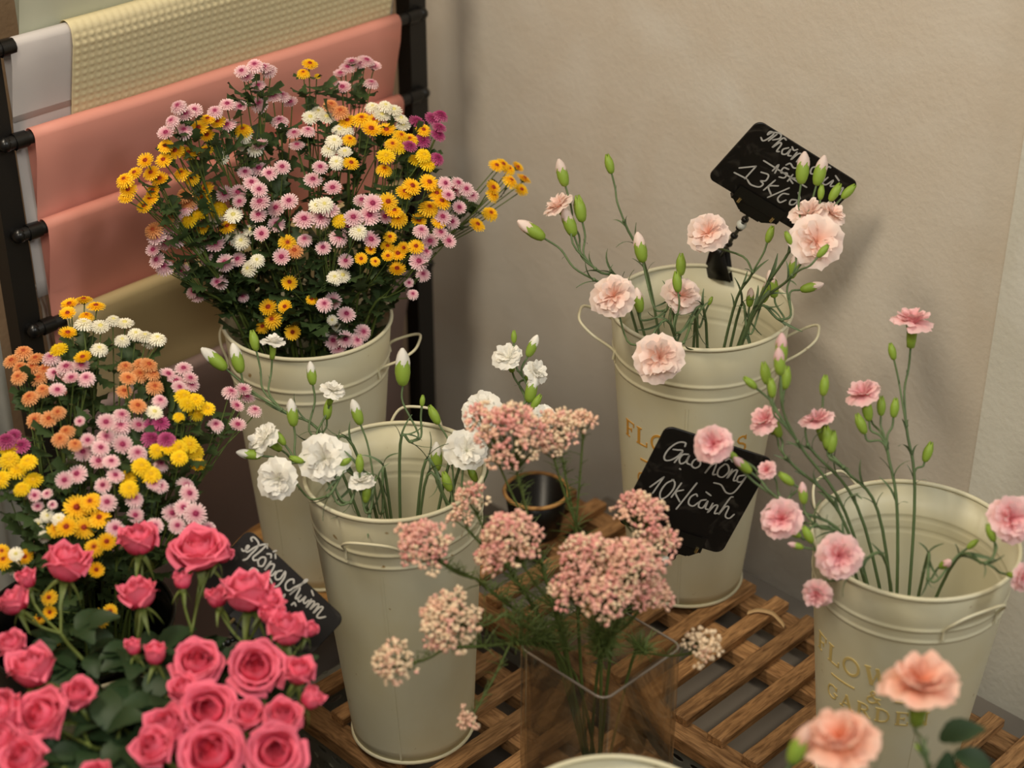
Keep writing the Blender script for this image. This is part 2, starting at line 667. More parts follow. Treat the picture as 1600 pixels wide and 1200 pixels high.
xr = ax(621, 60, 2)
sheet('wrapping_paper', 'pale mint wrapping paper on the top rod, cut off by the picture edge', 0, ax(30, 0, 0), xr + 0.005, 0.12, paper_mat('paper_mint', lin(216, 218, 196)))
sheet('wrapping_paper', 'white wrapping paper strip showing left of the dotted cream paper', 1, ax(8, 60, 1), xr + 0.003, 0.345, paper_mat('paper_white', lin(220, 214, 212)), r=0.0095)
sheet('wrapping_paper', 'cream embossed dotted wrapping paper above the pink ones', 1, ax(101, 40, 1), xr - 0.002, 0.165, paper_mat('paper_cream', lin(234, 222, 182)), r=0.013, dots=True)
sheet('wrapping_paper', 'pink wrapping paper hanging right below the dotted cream paper', 2, ax(46, 200, 2), xr, 0.40, paper_mat('paper_pink', lin(238, 166, 150)))
sheet('wrapping_paper', 'second, lower pink wrapping paper above the beige one', 3, ax(66, 342, 3), xr, 0.34, paper_mat('paper_pink_deep', lin(232, 158, 142)))
sheet('wrapping_paper', 'beige wrapping paper below the two pink papers', 4, ax(96, 487, 4), xr, 0.22, paper_mat('paper_beige', lin(206, 186, 140)))
sheet('wrapping_paper', 'mauve grey wrapping paper, lowest on the rack behind the flowers', 5, ax(120, 632, 5), xr, 0.62, paper_mat('paper_mauve', lin(150, 128, 122)))

# white cords and clear film hanging by the left post of the rack
m_cord = simple('white_cord', lin(206, 200, 192), rough=0.7, var=0.15, scale=30)
p = onrack(48, 440, RACK_Y + 0.06)
t = thing('ribbon_bundle', 'bundle of white cords hanging behind the left post of the rack', 'ribbon', p)
for i in range(7):
    q = MB()
    pts = [Vector((-0.010 + 0.004 * i + 0.004 * math.sin(i + k * 0.6), 0.006 * math.sin(i * 2.1), 0.02 - 0.045 * k)) for k in range(14)]
    pts[0] += Vector((-0.012 - 0.002 * i, 0, -0.012))
    q.tube(smooth_path(pts, 3), 0.0028, 5)
    put('cord', q.mesh('cord', m_cord), t)
p = onrack(-24, 490, RACK_Y - 0.08)
q = MB()
rows = []
for k in range(16):
    rows.append([(-0.05 + 0.01 * j, 0.010 * math.sin(j * 1.9 + k * 0.15), 0.02 - 0.05 * k) for j in range(7)])
q.grid(rows)
m_film = simple('clear_film', lin(190, 190, 184), rough=0.25, var=0.25, scale=14, trans=0.4)
o = put('plastic_film', q.mesh('plastic_film', m_film))
o.location = p
o.modifiers.new('thickness', 'SOLIDIFY').thickness = 0.0008
tag(o, 'crumpled whitish plastic film hanging at the left picture edge beside the rack post', 'plastic film')


# ------------------------------------------------------------------ slatted stands
def strip_holes(q, M, length, width, pitch=0.03, hole=(0.010, 0.0045)):
    """slotted steel strip, oval holes left open, in the local xy plane"""
    n = int(length / pitch)
    for k in range(n):
        cx = (k + 0.5) * pitch
        for cy, hx, hy in ((width * 0.5, *hole),):
            outer, inner = [], []
            for j in range(16):
                a = 2 * math.pi * j / 16
                dx, dy = math.cos(a), math.sin(a)
                s = min(pitch / 2 / max(abs(dx), 1e-6), width / 2 / max(abs(dy), 1e-6))
                outer.append(M @ Vector((cx + dx * s, cy + dy * s, 0)))
                inner.append(M @ Vector((cx + hx * dx, cy + hy * dy, 0)))
            # corners are filled by adding exact corner points
            q.grid([outer, inner], closed=True)
            for sx, sy in ((1, 1), (-1, 1), (-1, -1), (1, -1)):
                a0 = math.atan2(sy, sx)
                cpt = M @ Vector((cx + sx * pitch / 2, cy + sy * width / 2, 0))
                near = sorted(outer, key=lambda p: (p - cpt).length)[:2]
                q.poly([cpt, near[0], near[1]])


def angle_bar(parent, p0, d, up, side, length):
    """L section of slotted steel starting at p0 along d"""
    q = MB()
    d, up, side = Vector(d), Vector(up), Vector(side)
    for e in (up, side):
        M = Matrix.Translation(p0) @ Matrix((d, e, d.cross(e))).transposed().to_4x4()
        strip_holes(q, M, length, 0.035)
    o = put('angle_bar', q.mesh('angle_bar', m_steel, False), parent)
    o.modifiers.new('thickness', 'SOLIDIFY').thickness = 0.0018
    return o


def slat_mesh(name, lx, w, h, m):
    bm = bmesh.new()
    bmesh.ops.create_cube(bm, size=1)
    bmesh.ops.scale(bm, vec=(lx, w, h), verts=bm.verts)
    bmesh.ops.bevel(bm, geom=bm.edges[:], offset=0.0012, segments=1, affect='EDGES')
    me = bpy.data.meshes.new(name)
    bm.to_mesh(me)
    bm.free()
    me.materials.append(m)
    return me


def stand(label, x0, x1, y0, y1, top, yfirst, pitch=0.057, w=0.0245, th=0.013, board=True):
    t = thing('slatted_stand', label, 'plant stand', ((x0 + x1) / 2, (y0 + y1) / 2, 0), 'slatted wooden stands')
    O = -Vector(((x0 + x1) / 2, (y0 + y1) / 2, 0))
    sm = slat_mesh('slat', x1 - x0 - 0.012, w, th, m_woodx)
    y = yfirst
    while y - pitch > y0:
        y -= pitch
    k = 0
    while y < y1:
        put('slat', sm, t, Matrix.Translation(O + Vector(((x0 + x1) / 2 + 0.008 + rnd(-0.004, 0.004), y, top - th / 2))) @ Matrix.Rotation(rnd(-0.006, 0.006), 4, 'Z'))
        y += pitch
        k += 1
    rm = slat_mesh('rail', 0.034, y1 - y0, 0.022, m_woody)
    for xx in (x0 - 0.004, (x0 + x1) / 2 + 0.03, x1 - 0.03):
        put('rail', rm, t, Matrix.Translation(O + Vector((xx + 0.012, (y0 + y1) / 2, top - th - 0.0112))))
    if board:
        q = MB(); q.box((x0 + 0.04, y0, top - 0.075), (x1 + 0.09, y1, top - 0.065))
        put('lower_board', q.mesh('lower_board', m_grey, False), t, Matrix.Translation(O))
    zt = top - th - 0.024
    o = angle_bar(t, O + Vector((x0 - 0.002, y0, zt)), (0, 1, 0), (0, 0, -1), (1, 0, 0), y1 - y0)
    o = angle_bar(t, O + Vector((x0, y1 + 0.004, zt + 0.001)), (1, 0, 0), (0, 0, -1), (0, 1, 0), x1 - x0)
    o = angle_bar(t, O + Vector((x0, y0 - 0.004, zt + 0.001)), (1, 0, 0), (0, 0, -1), (0, -1, 0), x1 - x0)
    for xx in (x0 + 0.01, x1 - 0.03):
        for yy in (y0 + 0.01, y1 - 0.05):
            angle_bar(t, O + Vector((xx, yy, 0)), (0, 0, 1), (0, 1, 0), (1, 0, 0), zt - 0.005)
    return t


m_grey = simple('grey_board', lin(112, 106, 98), rough=0.7, var=0.12, scale=8)
stand('long slatted wooden stand against the wall under the lettered buckets', 1.376, 1.672, 0.25, 1.55, SHELF, 1.087)
stand('lower slatted wooden stand in front, under the white carnation bucket', 1.092, 1.345, 0.86, 1.505, LOW, 1.262, board=False)

# ------------------------------------------------------------------ round stool, benches
A_RIM = at(480, 495, 2.37)
t = thing('round_stool', 'round wooden stool under the back bucket of mixed mums', 'stool', (A_RIM.x, A_RIM.y, 0))
q = MB(); q.lathe([(0.0, SHELF - 0.022), (0.136, SHELF - 0.022), (0.140, SHELF - 0.016), (0.140, SHELF - 0.004), (0.136, SHELF - 0.0005), (0.0, SHELF - 0.0005)], 48)
put('seat', q.mesh('seat', m_woodr, False), t)
for i in range(3):
    a = 2.1 * i + 0.4
    q = MB(); q.tube([(0.09 * math.cos(a), 0.09 * math.sin(a), SHELF - 0.022), (0.115 * math.cos(a), 0.115 * math.sin(a), 0)], [0.013, 0.010], 10)
    put('leg', q.mesh('leg', m_woodr), t)
m_dark = simple('dark_bench_paint', lin(40, 32, 26), rough=0.7, var=0.2, scale=20)


def bench(label, x0, x1, y0, y1):
    t = thing('low_bench', label, 'bench', ((x0 + x1) / 2, (y0 + y1) / 2, 0))
    hx, hy = (x1 - x0) / 2, (y1 - y0) / 2
    n = max(2, round(2 * hx / 0.11))
    for i in range(n):
        a, b_ = -hx + 2 * hx * i / n, -hx + 2 * hx * (i + 1) / n
        q = MB(); q.box((a, -hy, BENCH - 0.018), (b_ - 0.006, hy, BENCH - 0.0005))
        put('plank', q.mesh('plank', m_dark, False), t)
    for sx in (-1, 1):
        for sy in (-1, 1):
            q = MB(); cx, cy = sx * (hx - 0.03), sy * (hy - 0.03); q.box((cx - 0.015, cy - 0.015, 0), (cx + 0.015, cy + 0.015, BENCH - 0.018))
            put('leg', q.mesh('leg', m_dark, False), t)


bench('low dark bench under the roses and the left mums at the left edge', 0.52, 1.05, 0.62, 1.72)
bench('low dark bench under the peach carnations at the bottom right', 0.94, 1.24, 0.40, 0.61 + 0.09)

# ------------------------------------------------------------------ serif letters for the buckets
TK, TN = 0.17, 0.07
GLY = {
    'F': (0.78, [([(0.2, 0), (0.2, 1)], TK), ([(0.05, 0.97), (0.74, 0.97)], TN), ([(0.2, 0.52), (0.54, 0.52)], TN), ([(0.04, 0.03), (0.40, 0.03)], TN), ([(0.72, 1), (0.72, 0.76)], TN), ([(0.54, 0.64), (0.54, 0.40)], TN)]),
    'L': (0.78, [([(0.2, 0), (0.2, 1)], TK), ([(0.04, 0.03), (0.74, 0.03)], TN), ([(0.04, 0.97), (0.38, 0.97)], TN), ([(0.72, 0), (0.72, 0.28)], TN)]),
    'O': (0.98, [([(0.48 + 0.38 * math.sin(a * math.pi / 12), 0.5 + 0.46 * math.cos(a * math.pi / 12)) for a in range(25)], 0.12)]),
    'W': (1.2, [([(0.12, 1), (0.38, 0)], TK), ([(0.38, 0), (0.62, 0.9)], TN), ([(0.56, 1), (0.82, 0)], TK), ([(0.82, 0), (1.08, 1)], TN), ([(0.0, 0.97), (0.28, 0.97)], TN), ([(0.94, 0.97), (1.18, 0.97)], TN)]),
    'E': (0.8, [([(0.2, 0), (0.2, 1)], TK), ([(0.05, 0.97), (0.70, 0.97)], TN), ([(0.2, 0.52), (0.52, 0.52)], TN), ([(0.05, 0.03), (0.74, 0.03)], TN), ([(0.69, 1), (0.69, 0.76)], TN), ([(0.72, 0), (0.72, 0.26)], TN), ([(0.53, 0.64), (0.53, 0.40)], TN)]),
    'R': (0.9, [([(0.2, 0), (0.2, 1)], TK), ([(0.05, 0.97), (0.45, 0.97), (0.64, 0.90), (0.69, 0.75), (0.62, 0.58), (0.45, 0.50), (0.2, 0.50)], 0.09), ([(0.45, 0.5), (0.78, 0.0)], 0.15), ([(0.04, 0.03), (0.38, 0.03)], TN), ([(0.68, 0.03), (0.9, 0.03)], TN)]),
    'S': (0.7, [([(0.58, 0.78), (0.52, 0.92), (0.36, 0.97), (0.18, 0.92), (0.11, 0.76), (0.20, 0.62), (0.40, 0.52), (0.56, 0.40), (0.60, 0.22), (0.50, 0.07), (0.32, 0.03), (0.16, 0.08), (0.09, 0.24)], 0.11), ([(0.59, 1), (0.59, 0.74)], 0.05), ([(0.08, 0), (0.08, 0.28)], 0.05)]),
    '&': (0.95, [([(0.86, 0.05), (0.34, 0.66), (0.28, 0.82), (0.38, 0.96), (0.52, 0.90), (0.52, 0.76), (0.36, 0.58), (0.14, 0.40), (0.10, 0.20), (0.22, 0.05), (0.42, 0.04), (0.62, 0.18), (0.74, 0.44)], 0.10), ([(0.62, 0.46), (0.88, 0.46)], 0.05)]),
    'G': (0.95, [([(0.80, 0.74), (0.68, 0.93), (0.46, 0.97), (0.22, 0.86), (0.12, 0.62), (0.12, 0.36), (0.24, 0.12), (0.48, 0.03), (0.68, 0.08), (0.76, 0.18), (0.76, 0.42)], 0.10), ([(0.60, 0.44), (0.92, 0.44)], 0.06), ([(0.82, 1), (0.82, 0.72)], 0.05)]),
    'A': (0.92, [([(0.14, 0), (0.44, 1)], TN), ([(0.42, 1), (0.76, 0)], TK), ([(0.25, 0.34), (0.64, 0.34)], TN), ([(0.0, 0.03), (0.28, 0.03)], TN), ([(0.62, 0.03), (0.92, 0.03)], TN)]),
    'D': (0.95, [([(0.2, 0), (0.2, 1)], TK), ([(0.05, 0.97), (0.45, 0.97), (0.68, 0.86), (0.80, 0.62), (0.80, 0.38), (0.68, 0.14), (0.45, 0.03), (0.05, 0.03)], 0.10)]),
    'N': (0.98, [([(0.18, 0), (0.18, 1)], TN), ([(0.16, 1), (0.80, 0)], TK), ([(0.80, 0), (0.80, 1)], TN), ([(0.04, 0.03), (0.32, 0.03)], TN), ([(0.66, 0.97), (0.94, 0.97)], TN), ([(0.04, 0.97), (0.20, 0.97)], TN)]),
}


def ribbon(pts, w):
    """left and right edge of a 2-d polyline of width w"""
    out = []
    n = len(pts)
    for i in range(n):
        a, c = pts[max(0, i - 1)], pts[min(n - 1, i + 1)]
        dx, dy = c[0] - a[0], c[1] - a[1]
        l = math.hypot(dx, dy) or 1
        nx, ny = -dy / l, dx / l
        out.append(((pts[i][0] + nx * w / 2, pts[i][1] + ny * w / 2), (pts[i][0] - nx * w / 2, pts[i][1] - ny * w / 2)))
    return out


def densify(pts, step):
    out = [pts[0]]
    for a, c in zip(pts, pts[1:]):
        l = math.hypot(c[0] - a[0], c[1] - a[1])
        k = max(1, int(l / step))
        for i in range(1, k + 1):
            out.append((a[0] + (c[0] - a[0]) * i / k, a[1] + (c[1] - a[1]) * i / k))
    return out


# ------------------------------------------------------------------ buckets
BUCKETS = {}


def bucket(key, label, rim, base, Rt, Rb, handles, text_az=None, seam=None, ink=None, skin=None):
    rim, base = Vector(rim), Vector(base)
    axis = rim - base
    H = axis.length
    az0 = math.atan2(CAM.y - rim.y, CAM.x - rim.x)      # azimuth that faces the camera
    tilt = Vector((0, 0, 1)).rotation_difference(axis.normalized()).to_matrix().to_4x4()
    t = thing('flower_bucket', label, 'bucket', group='metal flower buckets', M=Matrix.Translation(base) @ tilt)

    def R(z):
        return Rb + (Rt - Rb) * z / H
    prof = [(0, 0.006), (Rb - 0.004, 0.006), (Rb, 0.004)]
    zs = [0.02, 0.4 * H, 0.76 * H]
    for z in zs:
        prof.append((R(z), z))
    for zc in (0.815 * H, 0.862 * H):
        for dz, dr in ((-0.0075, 0), (-0.0048, 0), (-0.0030, 0.0001), (-0.0016, 0.0010), (0, 0.0015), (0.0016, 0.0010), (0.0030, 0.0001), (0.0048, 0), (0.0075, 0)):
            prof.append((R(zc + dz) + dr, zc + dz))
    prof += [(R(H - 0.004), H - 0.004), (Rt - 0.0012, H - 0.003), (R(0.88 * H) - 0.0014, 0.88 * H)]
    for zc in (0.862 * H, 0.815 * H):
        for dz, dr in ((0.0060, 0), (0.0030, 0), (0, 0.0013), (-0.0030, 0), (-0.0060, 0)):
            prof.append((R(zc + dz) + dr - 0.0016, zc + dz))
    prof += [(R(0.3 * H) - 0.0014, 0.3 * H), (Rb - 0.0014, 0.012), (0, 0.012)]
    q = MB(); q.lathe(prof, 72)
    put('body', q.mesh('bucket_body', (skin or m_bucket)), t)
    q = MB()
    q.tube([(Rt * math.cos(2 * math.pi * i / 72), Rt * math.sin(2 * math.pi * i / 72), H - 0.002) for i in range(72)], 0.0028, 8, closed=True)
    put('rim', q.mesh('bucket_rim', (skin or m_bucket)), t)
    q = MB()
    q.tube([(Rb * math.cos(2 * math.pi * i / 60), Rb * math.sin(2 * math.pi * i / 60), 0.0032) for i in range(60)], 0.003, 6, closed=True)
    put('base_ring', q.mesh('bucket_base_ring', (skin or m_bucket)), t)
    if seam is not None:
        a = az0 + math.radians(seam)
        q = MB()
        rows = []
        for z in (0.008, 0.3 * H, 0.6 * H, 0.785 * H):
            rows.append([Vector(((R(z) + d) * math.cos(a + w), (R(z) + d) * math.sin(a + w), z)) for w, d in ((-0.03, 0), (-0.028, 0.0006), (0.0, 0.0006), (0.002, -0.0002))])
        q.grid(rows)
        put('seam', q.mesh('bucket_seam', (skin or m_bucket), False), t)
    for az, tau, ln in handles:
        a = az0 + math.radians(az)
        er = Vector((math.cos(a), math.sin(a), 0))
        et = Vector((-math.sin(a), math.cos(a), 0))
        zm = 0.87 * H
        hw = 0.036
        tau = math.radians(tau)
        d = Vector((0, 0, 1)) * math.cos(tau) + er * math.sin(tau)
        rm = R(zm)
        ins = math.sqrt(max(0, rm * rm - hw * hw)) + 0.003

        def pt(s, l):
            return er * (ins if abs(s) > 0.5 else ins + 0.0) + et * (hw * s) + Vector((0, 0, zm)) + d * l
        ctrl = [pt(1, -0.012), pt(1.0, 0.0), pt(0.95, ln * 0.55), pt(0.62, ln * 0.93), pt(0, ln), pt(-0.62, ln * 0.93), pt(-0.95, ln * 0.55), pt(-1, 0), pt(-1, -0.012)]
        ctrl[0] = er * (ins - 0.001) + et * hw + Vector((0, 0, zm - 0.014))
        ctrl[-1] = er * (ins - 0.001) - et * hw + Vector((0, 0, zm - 0.014))
        q = MB(); q.tube(smooth_path(ctrl, 5), 0.0019, 7)
        put('handle', q.mesh('bucket_handle', (skin or m_bucket)), t)
    if text_az is not None:
        a0 = az0 + math.radians(text_az)
        q = MB()

        def line(txt, zc, h, track):
            wtot = sum(GLY[c][0] for c in txt) * h + track * (len(txt) - 1)
            s = -wtot / 2
            for c in txt:
                for pts, w in GLY[c][1]:
                    rb = ribbon(densify(pts, 0.25), w)
                    rows = []
                    for pr in rb:
                        row = []
                        for x, y in pr:
                            z = zc + (y - 0.5) * h
                            an = a0 + (s + x * h) / R(z)
                            row.append(Vector(((R(z) + 0.0007) * math.cos(an), (R(z) + 0.0007) * math.sin(an), z)))
                        rows.append(row)
                    q.grid(rows)
                s += GLY[c][0] * h + track
        line('FLOWERS', 0.635 * H, 0.0265, 0.0035)
        line('&', 0.545 * H, 0.020, 0)
        line('GARDEN', 0.475 * H, 0.0205, 0.0035)
        for sgn in (-1, 1):                                   # the thin rules beside the ampersand
            rows = []
            for k in range(6):
                an = a0 + sgn * (0.024 + 0.007 * k) / R(0.55 * H)
                rows.append([Vector(((R(z) + 0.0007) * math.cos(an), (R(z) + 0.0007) * math.sin(an), z)) for z in (0.547 * H, 0.553 * H)])
            q.grid(rows)
        o = put('lettering', q.mesh('bucket_lettering', ink or m_gold, False), t, label='gold lettering reading FLOWERS & GARDEN')
        o.modifiers.new('relief', 'SOLIDIFY').thickness = 0.0008
    BUCKETS[key] = dict(rim=rim, base=base, Rt=Rt, Rb=Rb, H=H, axis=axis.normalized())


def below(p, z):
    return Vector((p.x, p.y, z))


bucket('A', 'cream metal bucket of mixed mums on the round wooden stool', A_RIM, below(A_RIM, SHELF), 0.111, 0.079, [(75, 62, 0.052), (-105, 20, 0.034)], seam=-40)
B_RIM, B_BASE = at(616, 732, 2.127), at_height(646, 1130, LOW)
bucket('B', 'cream metal bucket of white carnations on the lower slatted stand', B_RIM, B_BASE, 0.107, 0.078, [(-16, 40, 0.036), (166, 28, 0.066)], seam=-12)
C_RIM = at(1095, 476, 2.319)
bucket('C', 'cream bucket lettered in gold against the wall, holding blush carnations', C_RIM, below(C_RIM, SHELF), 0.117, 0.079, [(84, 52, 0.056), (-92, 56, 0.058)], text_az=-8, seam=-4)
D_RIM = at(1430, 838, 2.0125)
bucket('D', 'cream bucket lettered FLOWERS & GARDEN at right, holding pink carnations', D_RIM, below(D_RIM, SHELF), 0.115, 0.079, [(42, 34, 0.034), (-132, 40, 0.062)], text_az=-12, seam=20, ink=m_gold_worn)
E_RIM = at(120, 965, 2.02)
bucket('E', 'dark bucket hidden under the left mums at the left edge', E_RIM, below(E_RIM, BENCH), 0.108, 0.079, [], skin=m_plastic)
F_RIM = at(215, 1165, 1.85)
bucket('F', 'cream bucket glimpsed among the pink roses at the bottom left', F_RIM, below(F_RIM, BENCH), 0.110, 0.079, [(60, 60, 0.05), (-120, 60, 0.05)])
G_RIM = at(965, 1308, 1.65)
bucket('G', 'cream bucket whose rim just shows at the bottom edge, below the glass vase', G_RIM, below(G_RIM, BENCH), 0.110, 0.079, [(90, 60, 0.05), (-90, 60, 0.05)])
H_RIM = at(1450, 1335, 1.6)
bucket('H', 'cream bucket below the picture edge holding the peach carnations', H_RIM, below(H_RIM, BENCH), 0.105, 0.079, [(90, 60, 0.05), (-90, 60, 0.05)])

# black pot behind the rice flowers
p = at(838, 772, 2.60)
p.z = SHELF
t = thing('nursery_pot', 'small black pot with a tan rim behind the rice flowers', 'pot', p)
q = MB(); q.lathe([(0, 0.001), (0.036, 0.001), (0.046, 0.068), (0.043, 0.068), (0.034, 0.006), (0, 0.006)], 32)
put('body', q.mesh('pot_body', m_plastic), t)
q = MB(); q.tube([(0.0465 * math.cos(2 * math.pi * i / 32), 0.0465 * math.sin(2 * math.pi * i / 32), 0.069) for i in range(32)], 0.003, 6, closed=True)
put('rim', q.mesh('pot_rim', m_woodr), t)

# glass vase
m_glass, nt, b = new_mat('vase_glass')
N, L = nt.nodes, nt.links
lw = N.new('ShaderNodeLayerWeight')
lw.inputs['Blend'].default_value = 0.28
tp = N.new('ShaderNodeBsdfTransparent')
tp.inputs['Color'].default_value = (0.975, 0.965, 0.94, 1)
gl = N.new('ShaderNodeBsdfGlossy')
gl.inputs['Roughness'].default_value = 0.04
gl.inputs['Color'].default_value = (0.9, 0.9, 0.88, 1)
ms = N.new('ShaderNodeMixShader')
sc = N.new('ShaderNodeMath')
sc.operation = 'MULTIPLY'
sc.inputs[1].default_value = 0.55
L.new(lw.outputs['Fresnel'], sc.inputs[0])
L.new(sc.outputs[0], ms.inputs[0])
L.new(tp.outputs[0], ms.inputs[1])
L.new(gl.outputs[0], ms.inputs[2])
L.new(ms.outputs[0], N['Material Output'].inputs['Surface'])
V_RIM = at(938, 1010, 2.0)
VH = V_RIM.z - LOW
VS = 0.067


def rsq(h, r, z, n=5):
    pts = []
    for k, (sx, sy) in enumerate(((1, 1), (-1, 1), (-1, -1), (1, -1))):
        for j in range(n):
            a = math.pi / 2 * k + math.pi / 2 * j / (n - 1)
            pts.append(Vector((sx * (h - r) + r * math.cos(a), sy * (h - r) + r * math.sin(a), z)))
    return pts


t = thing('glass_vase', 'clear square glass vase of pink rice flowers between the buckets', 'vase', (V_RIM.x, V_RIM.y, LOW))
q = MB()
q.grid([rsq(VS - 0.006, 0.012, 0.0), rsq(VS, 0.014, 0.006), rsq(VS, 0.014, VH - 0.002), rsq(VS - 0.001, 0.014, VH), rsq(VS - 0.0035, 0.0115, VH), rsq(VS - 0.0042, 0.011, VH - 0.002), rsq(VS - 0.0042, 0.011, 0.012)], closed=True)
q.poly(rsq(VS - 0.0042, 0.011, 0.012))
q.poly(list(reversed(rsq(VS - 0.006, 0.012, 0.0))))
put('body', q.mesh('vase_body', m_glass), t)
m_lip = simple('glass_lip', lin(120, 110, 100), rough=0.08, var=0.1, spec=0.6)
q = MB(); q.tube(rsq(VS - 0.002, 0.0125, VH, 7), 0.0016, 6, closed=True)
put('lip', q.mesh('vase_lip', m_lip), t, label='polished glass rim')
BUCKETS['V'] = dict(rim=V_RIM, base=Vector((V_RIM.x, V_RIM.y, LOW)), Rt=VS * 0.95, Rb=VS * 0.6, H=VH, axis=Vector((0, 0, 1)))

# ------------------------------------------------------------------ flower meshes
def mum_mesh(variant, seed):
    rs = random.Random(seed)
    q = MB()
    lay = {0: [(1.0, 22, 0.02, 0.04), (0.86, 20, 0.10, 0.16), (0.68, 17, 0.18, 0.24), (0.48, 12, 0.24, 0.28)],
           1: [(1.0, 20, 0.06, -0.26), (0.92, 20, 0.16, 0.02), (0.74, 18, 0.26, 0.24), (0.54, 14, 0.32, 0.38)],
           2: [(0.96, 20, 0.04, 0.22), (0.80, 18, 0.10, 0.32), (0.62, 15, 0.16, 0.34), (0.45, 11, 0.2, 0.32)]}[variant]
    for r1, n, zb, zt in lay:
        r0 = 0.12
        for k in range(n):
            a = 2 * math.pi * (k + rs.uniform(-0.2, 0.2)) / n
            rr = r1 * rs.uniform(0.93, 1.04)
            w = 0.62 * 2 * math.pi * r1 / n * 0.95
            dz = rs.uniform(-0.04, 0.04)
            er = Vector((math.cos(a), math.sin(a), 0))
            et = Vector((-math.sin(a), math.cos(a), 0))
            rows = []
            for s, ww in ((0, 0.35), (0.6, 1.0), (0.9, 0.9), (1.0, 0.45)):
                z = zb + (zt - zb) * s * s + dz * s
                p = er * (r0 + (rr - r0) * s) + Vector((0, 0, z))
                rows.append([p - et * w * ww / 2 + Vector((0, 0, 0.03)), p + et * w * ww / 2 + Vector((0, 0, 0.03))])
            q.grid(rows)
    return q


def mum_heart():
    q = MB()
    q.lathe([(0.0, 0.40), (0.13, 0.37), (0.23, 0.30), (0.27, 0.2)], 10)
    for k in range(12):
        a = 2.4 * k
        r = 0.06 + 0.016 * k
        M = TRS(Vector((r * math.cos(a), r * math.sin(a), 0.38 - 0.9 * r * r)), Matrix.Identity(3), 0.045)
        q.blob(M, 4, 2)
    return q


MUM_ME = {}
for ck in MUM:
    for v in range(3):
        MUM_ME[ck, v] = mum_mesh(v, v + 5).mesh('mum_petals_%s' % MUM[ck].name[4:], MUM[ck], False)
    MUM_ME[ck, 'c'] = mum_heart().mesh('mum_heart_%s' % MUM[ck].name[4:], MUMC[ck])


def lobed_leaf(seed):
    rs = random.Random(seed)
    q = MB()
    n = 9
    L_, R_, C_ = [], [], []
    for i in range(n):
        s = i / (n - 1)
        w = 0.30 * math.sin(math.pi * min(1, s * 0.93 + 0.07)) ** 0.7 * (1.15 if i % 2 else 0.55) * (0.4 + s) * rs.uniform(0.85, 1.15)
        if i == n - 1:
            w = 0.01
        if i == 0:
            w = 0.03
        z = 0.12 * math.sin(2.2 * s) - 0.22 * s * s
        C_.append(Vector((s, 0, z)))
        L_.append(Vector((s + (0.08 if i % 2 else -0.02), w, z + w * 0.25)))
        R_.append(Vector((s + (0.08 if i % 2 else -0.02), -w, z + w * 0.25)))
    q.grid([L_, C_, R_])
    return q


MUM_LEAF = [lobed_leaf(k).mesh('mum_leaf', G_LEAF) for k in range(4)]


def narrow_leaf(bend, width):
    q = MB()
    n = 8
    rows = []
    for i in range(n):
        s = i / (n - 1)
        w = width * math.sin(math.pi * (0.12 + 0.86 * s)) ** 0.6 * (1 - s * 0.35) + 0.004
        a = bend * s
        x = math.sin(a) / max(bend, 1e-3) if bend > 0.01 else 0
        z = (1 - math.cos(a)) / max(bend, 1e-3)
        p = Vector((z, 0, x))                       # grows along +z, bends to +x
        rows.append([p + Vector((-0.02, w, 0)), p, p + Vector((-0.02, -w, 0))])
    q.grid(rows)
    return q


CLEAF = [narrow_leaf(b_, w_).mesh('carnation_leaf', G_CLEAF) for b_, w_ in ((0.7, 0.05), (1.2, 0.05), (1.8, 0.05), (1.0, 0.065))]


def carn_petal(kind, seed, q):
    rs = random.Random(seed)
    ph, ph2 = rs.uniform(0, 6), rs.uniform(0, 6)
    ns, nt_ = 7, 11
    rows = []
    for i in range(ns):
        s = i / (ns - 1)
        row = []
        for j in range(nt_):
            t = -1 + 2 * j / (nt_ - 1)
            ss = s * (1 - 0.09 * abs(math.sin(6.0 * t + ph)) * s * s - 0.18 * t ** 4 * s)
            if kind == 0:
                x, z = ss, 0.52 * math.sqrt(ss) - 0.42 * ss * ss
                w = 0.74
            elif kind == 1:
                x, z = 0.72 * ss, 0.80 * ss ** 0.7 - 0.22 * ss * ss
                w = 0.72
            else:
                x, z = 0.40 * ss, 0.80 * ss ** 0.85
                w = 0.62
            ang = w * t * (0.5 + 0.5 * s)
            amp = (0.075, 0.12, 0.13)[kind] * ss * ss
            r = math.sin(4.4 * t + ph) + 0.45 * math.sin(8.2 * t + ph2)
            xx = x + (0.2, 0.6, 0.9)[kind] * amp * r
            zz = z + (0.9, 0.6, 0.3)[kind] * amp * r
            row.append(Vector((xx * math.cos(ang), xx * math.sin(ang) * 1.05, zz)))
        rows.append(row)
    q.grid(rows)
    return q


def carn_core(seed):
    rs = random.Random(seed)
    q = MB()
    for k in range(7):
        g = MB()
        carn_petal(2, seed * 10 + k, g)
        M = Matrix.Rotation(k * 2 * math.pi / 7 + rs.uniform(-0.3, 0.3), 4, 'Z') @ Matrix.Rotation(rs.uniform(-0.25, 0.25), 4, 'Y') @ Matrix.Diagonal((rs.uniform(0.8, 1.3), 1.2, rs.uniform(0.75, 0.95), 1))
        b0 = len(q.v)
        q.v += [tuple(M @ Vector(v)) for v in g.v]
        q.f += [tuple(b0 + i for i in f) for f in g.f]
        q.m += g.m
    return q


CARN = {}
for key, mt in (('W', PET_W), ('B', PET_PP), ('P', PET_P), ('O', PET_O)):
    nm = mt.name
    CARN[key] = dict(core=[carn_core(s).mesh(nm + '_heart', mt) for s in (1, 2)],
                     out=[carn_petal(0, s, MB()).mesh(nm + '_petal', mt) for s in (1, 2, 3)],
                     mid=[carn_petal(1, s, MB()).mesh(nm + '_petal', mt) for s in (4, 5, 6)],
                     tip=None)


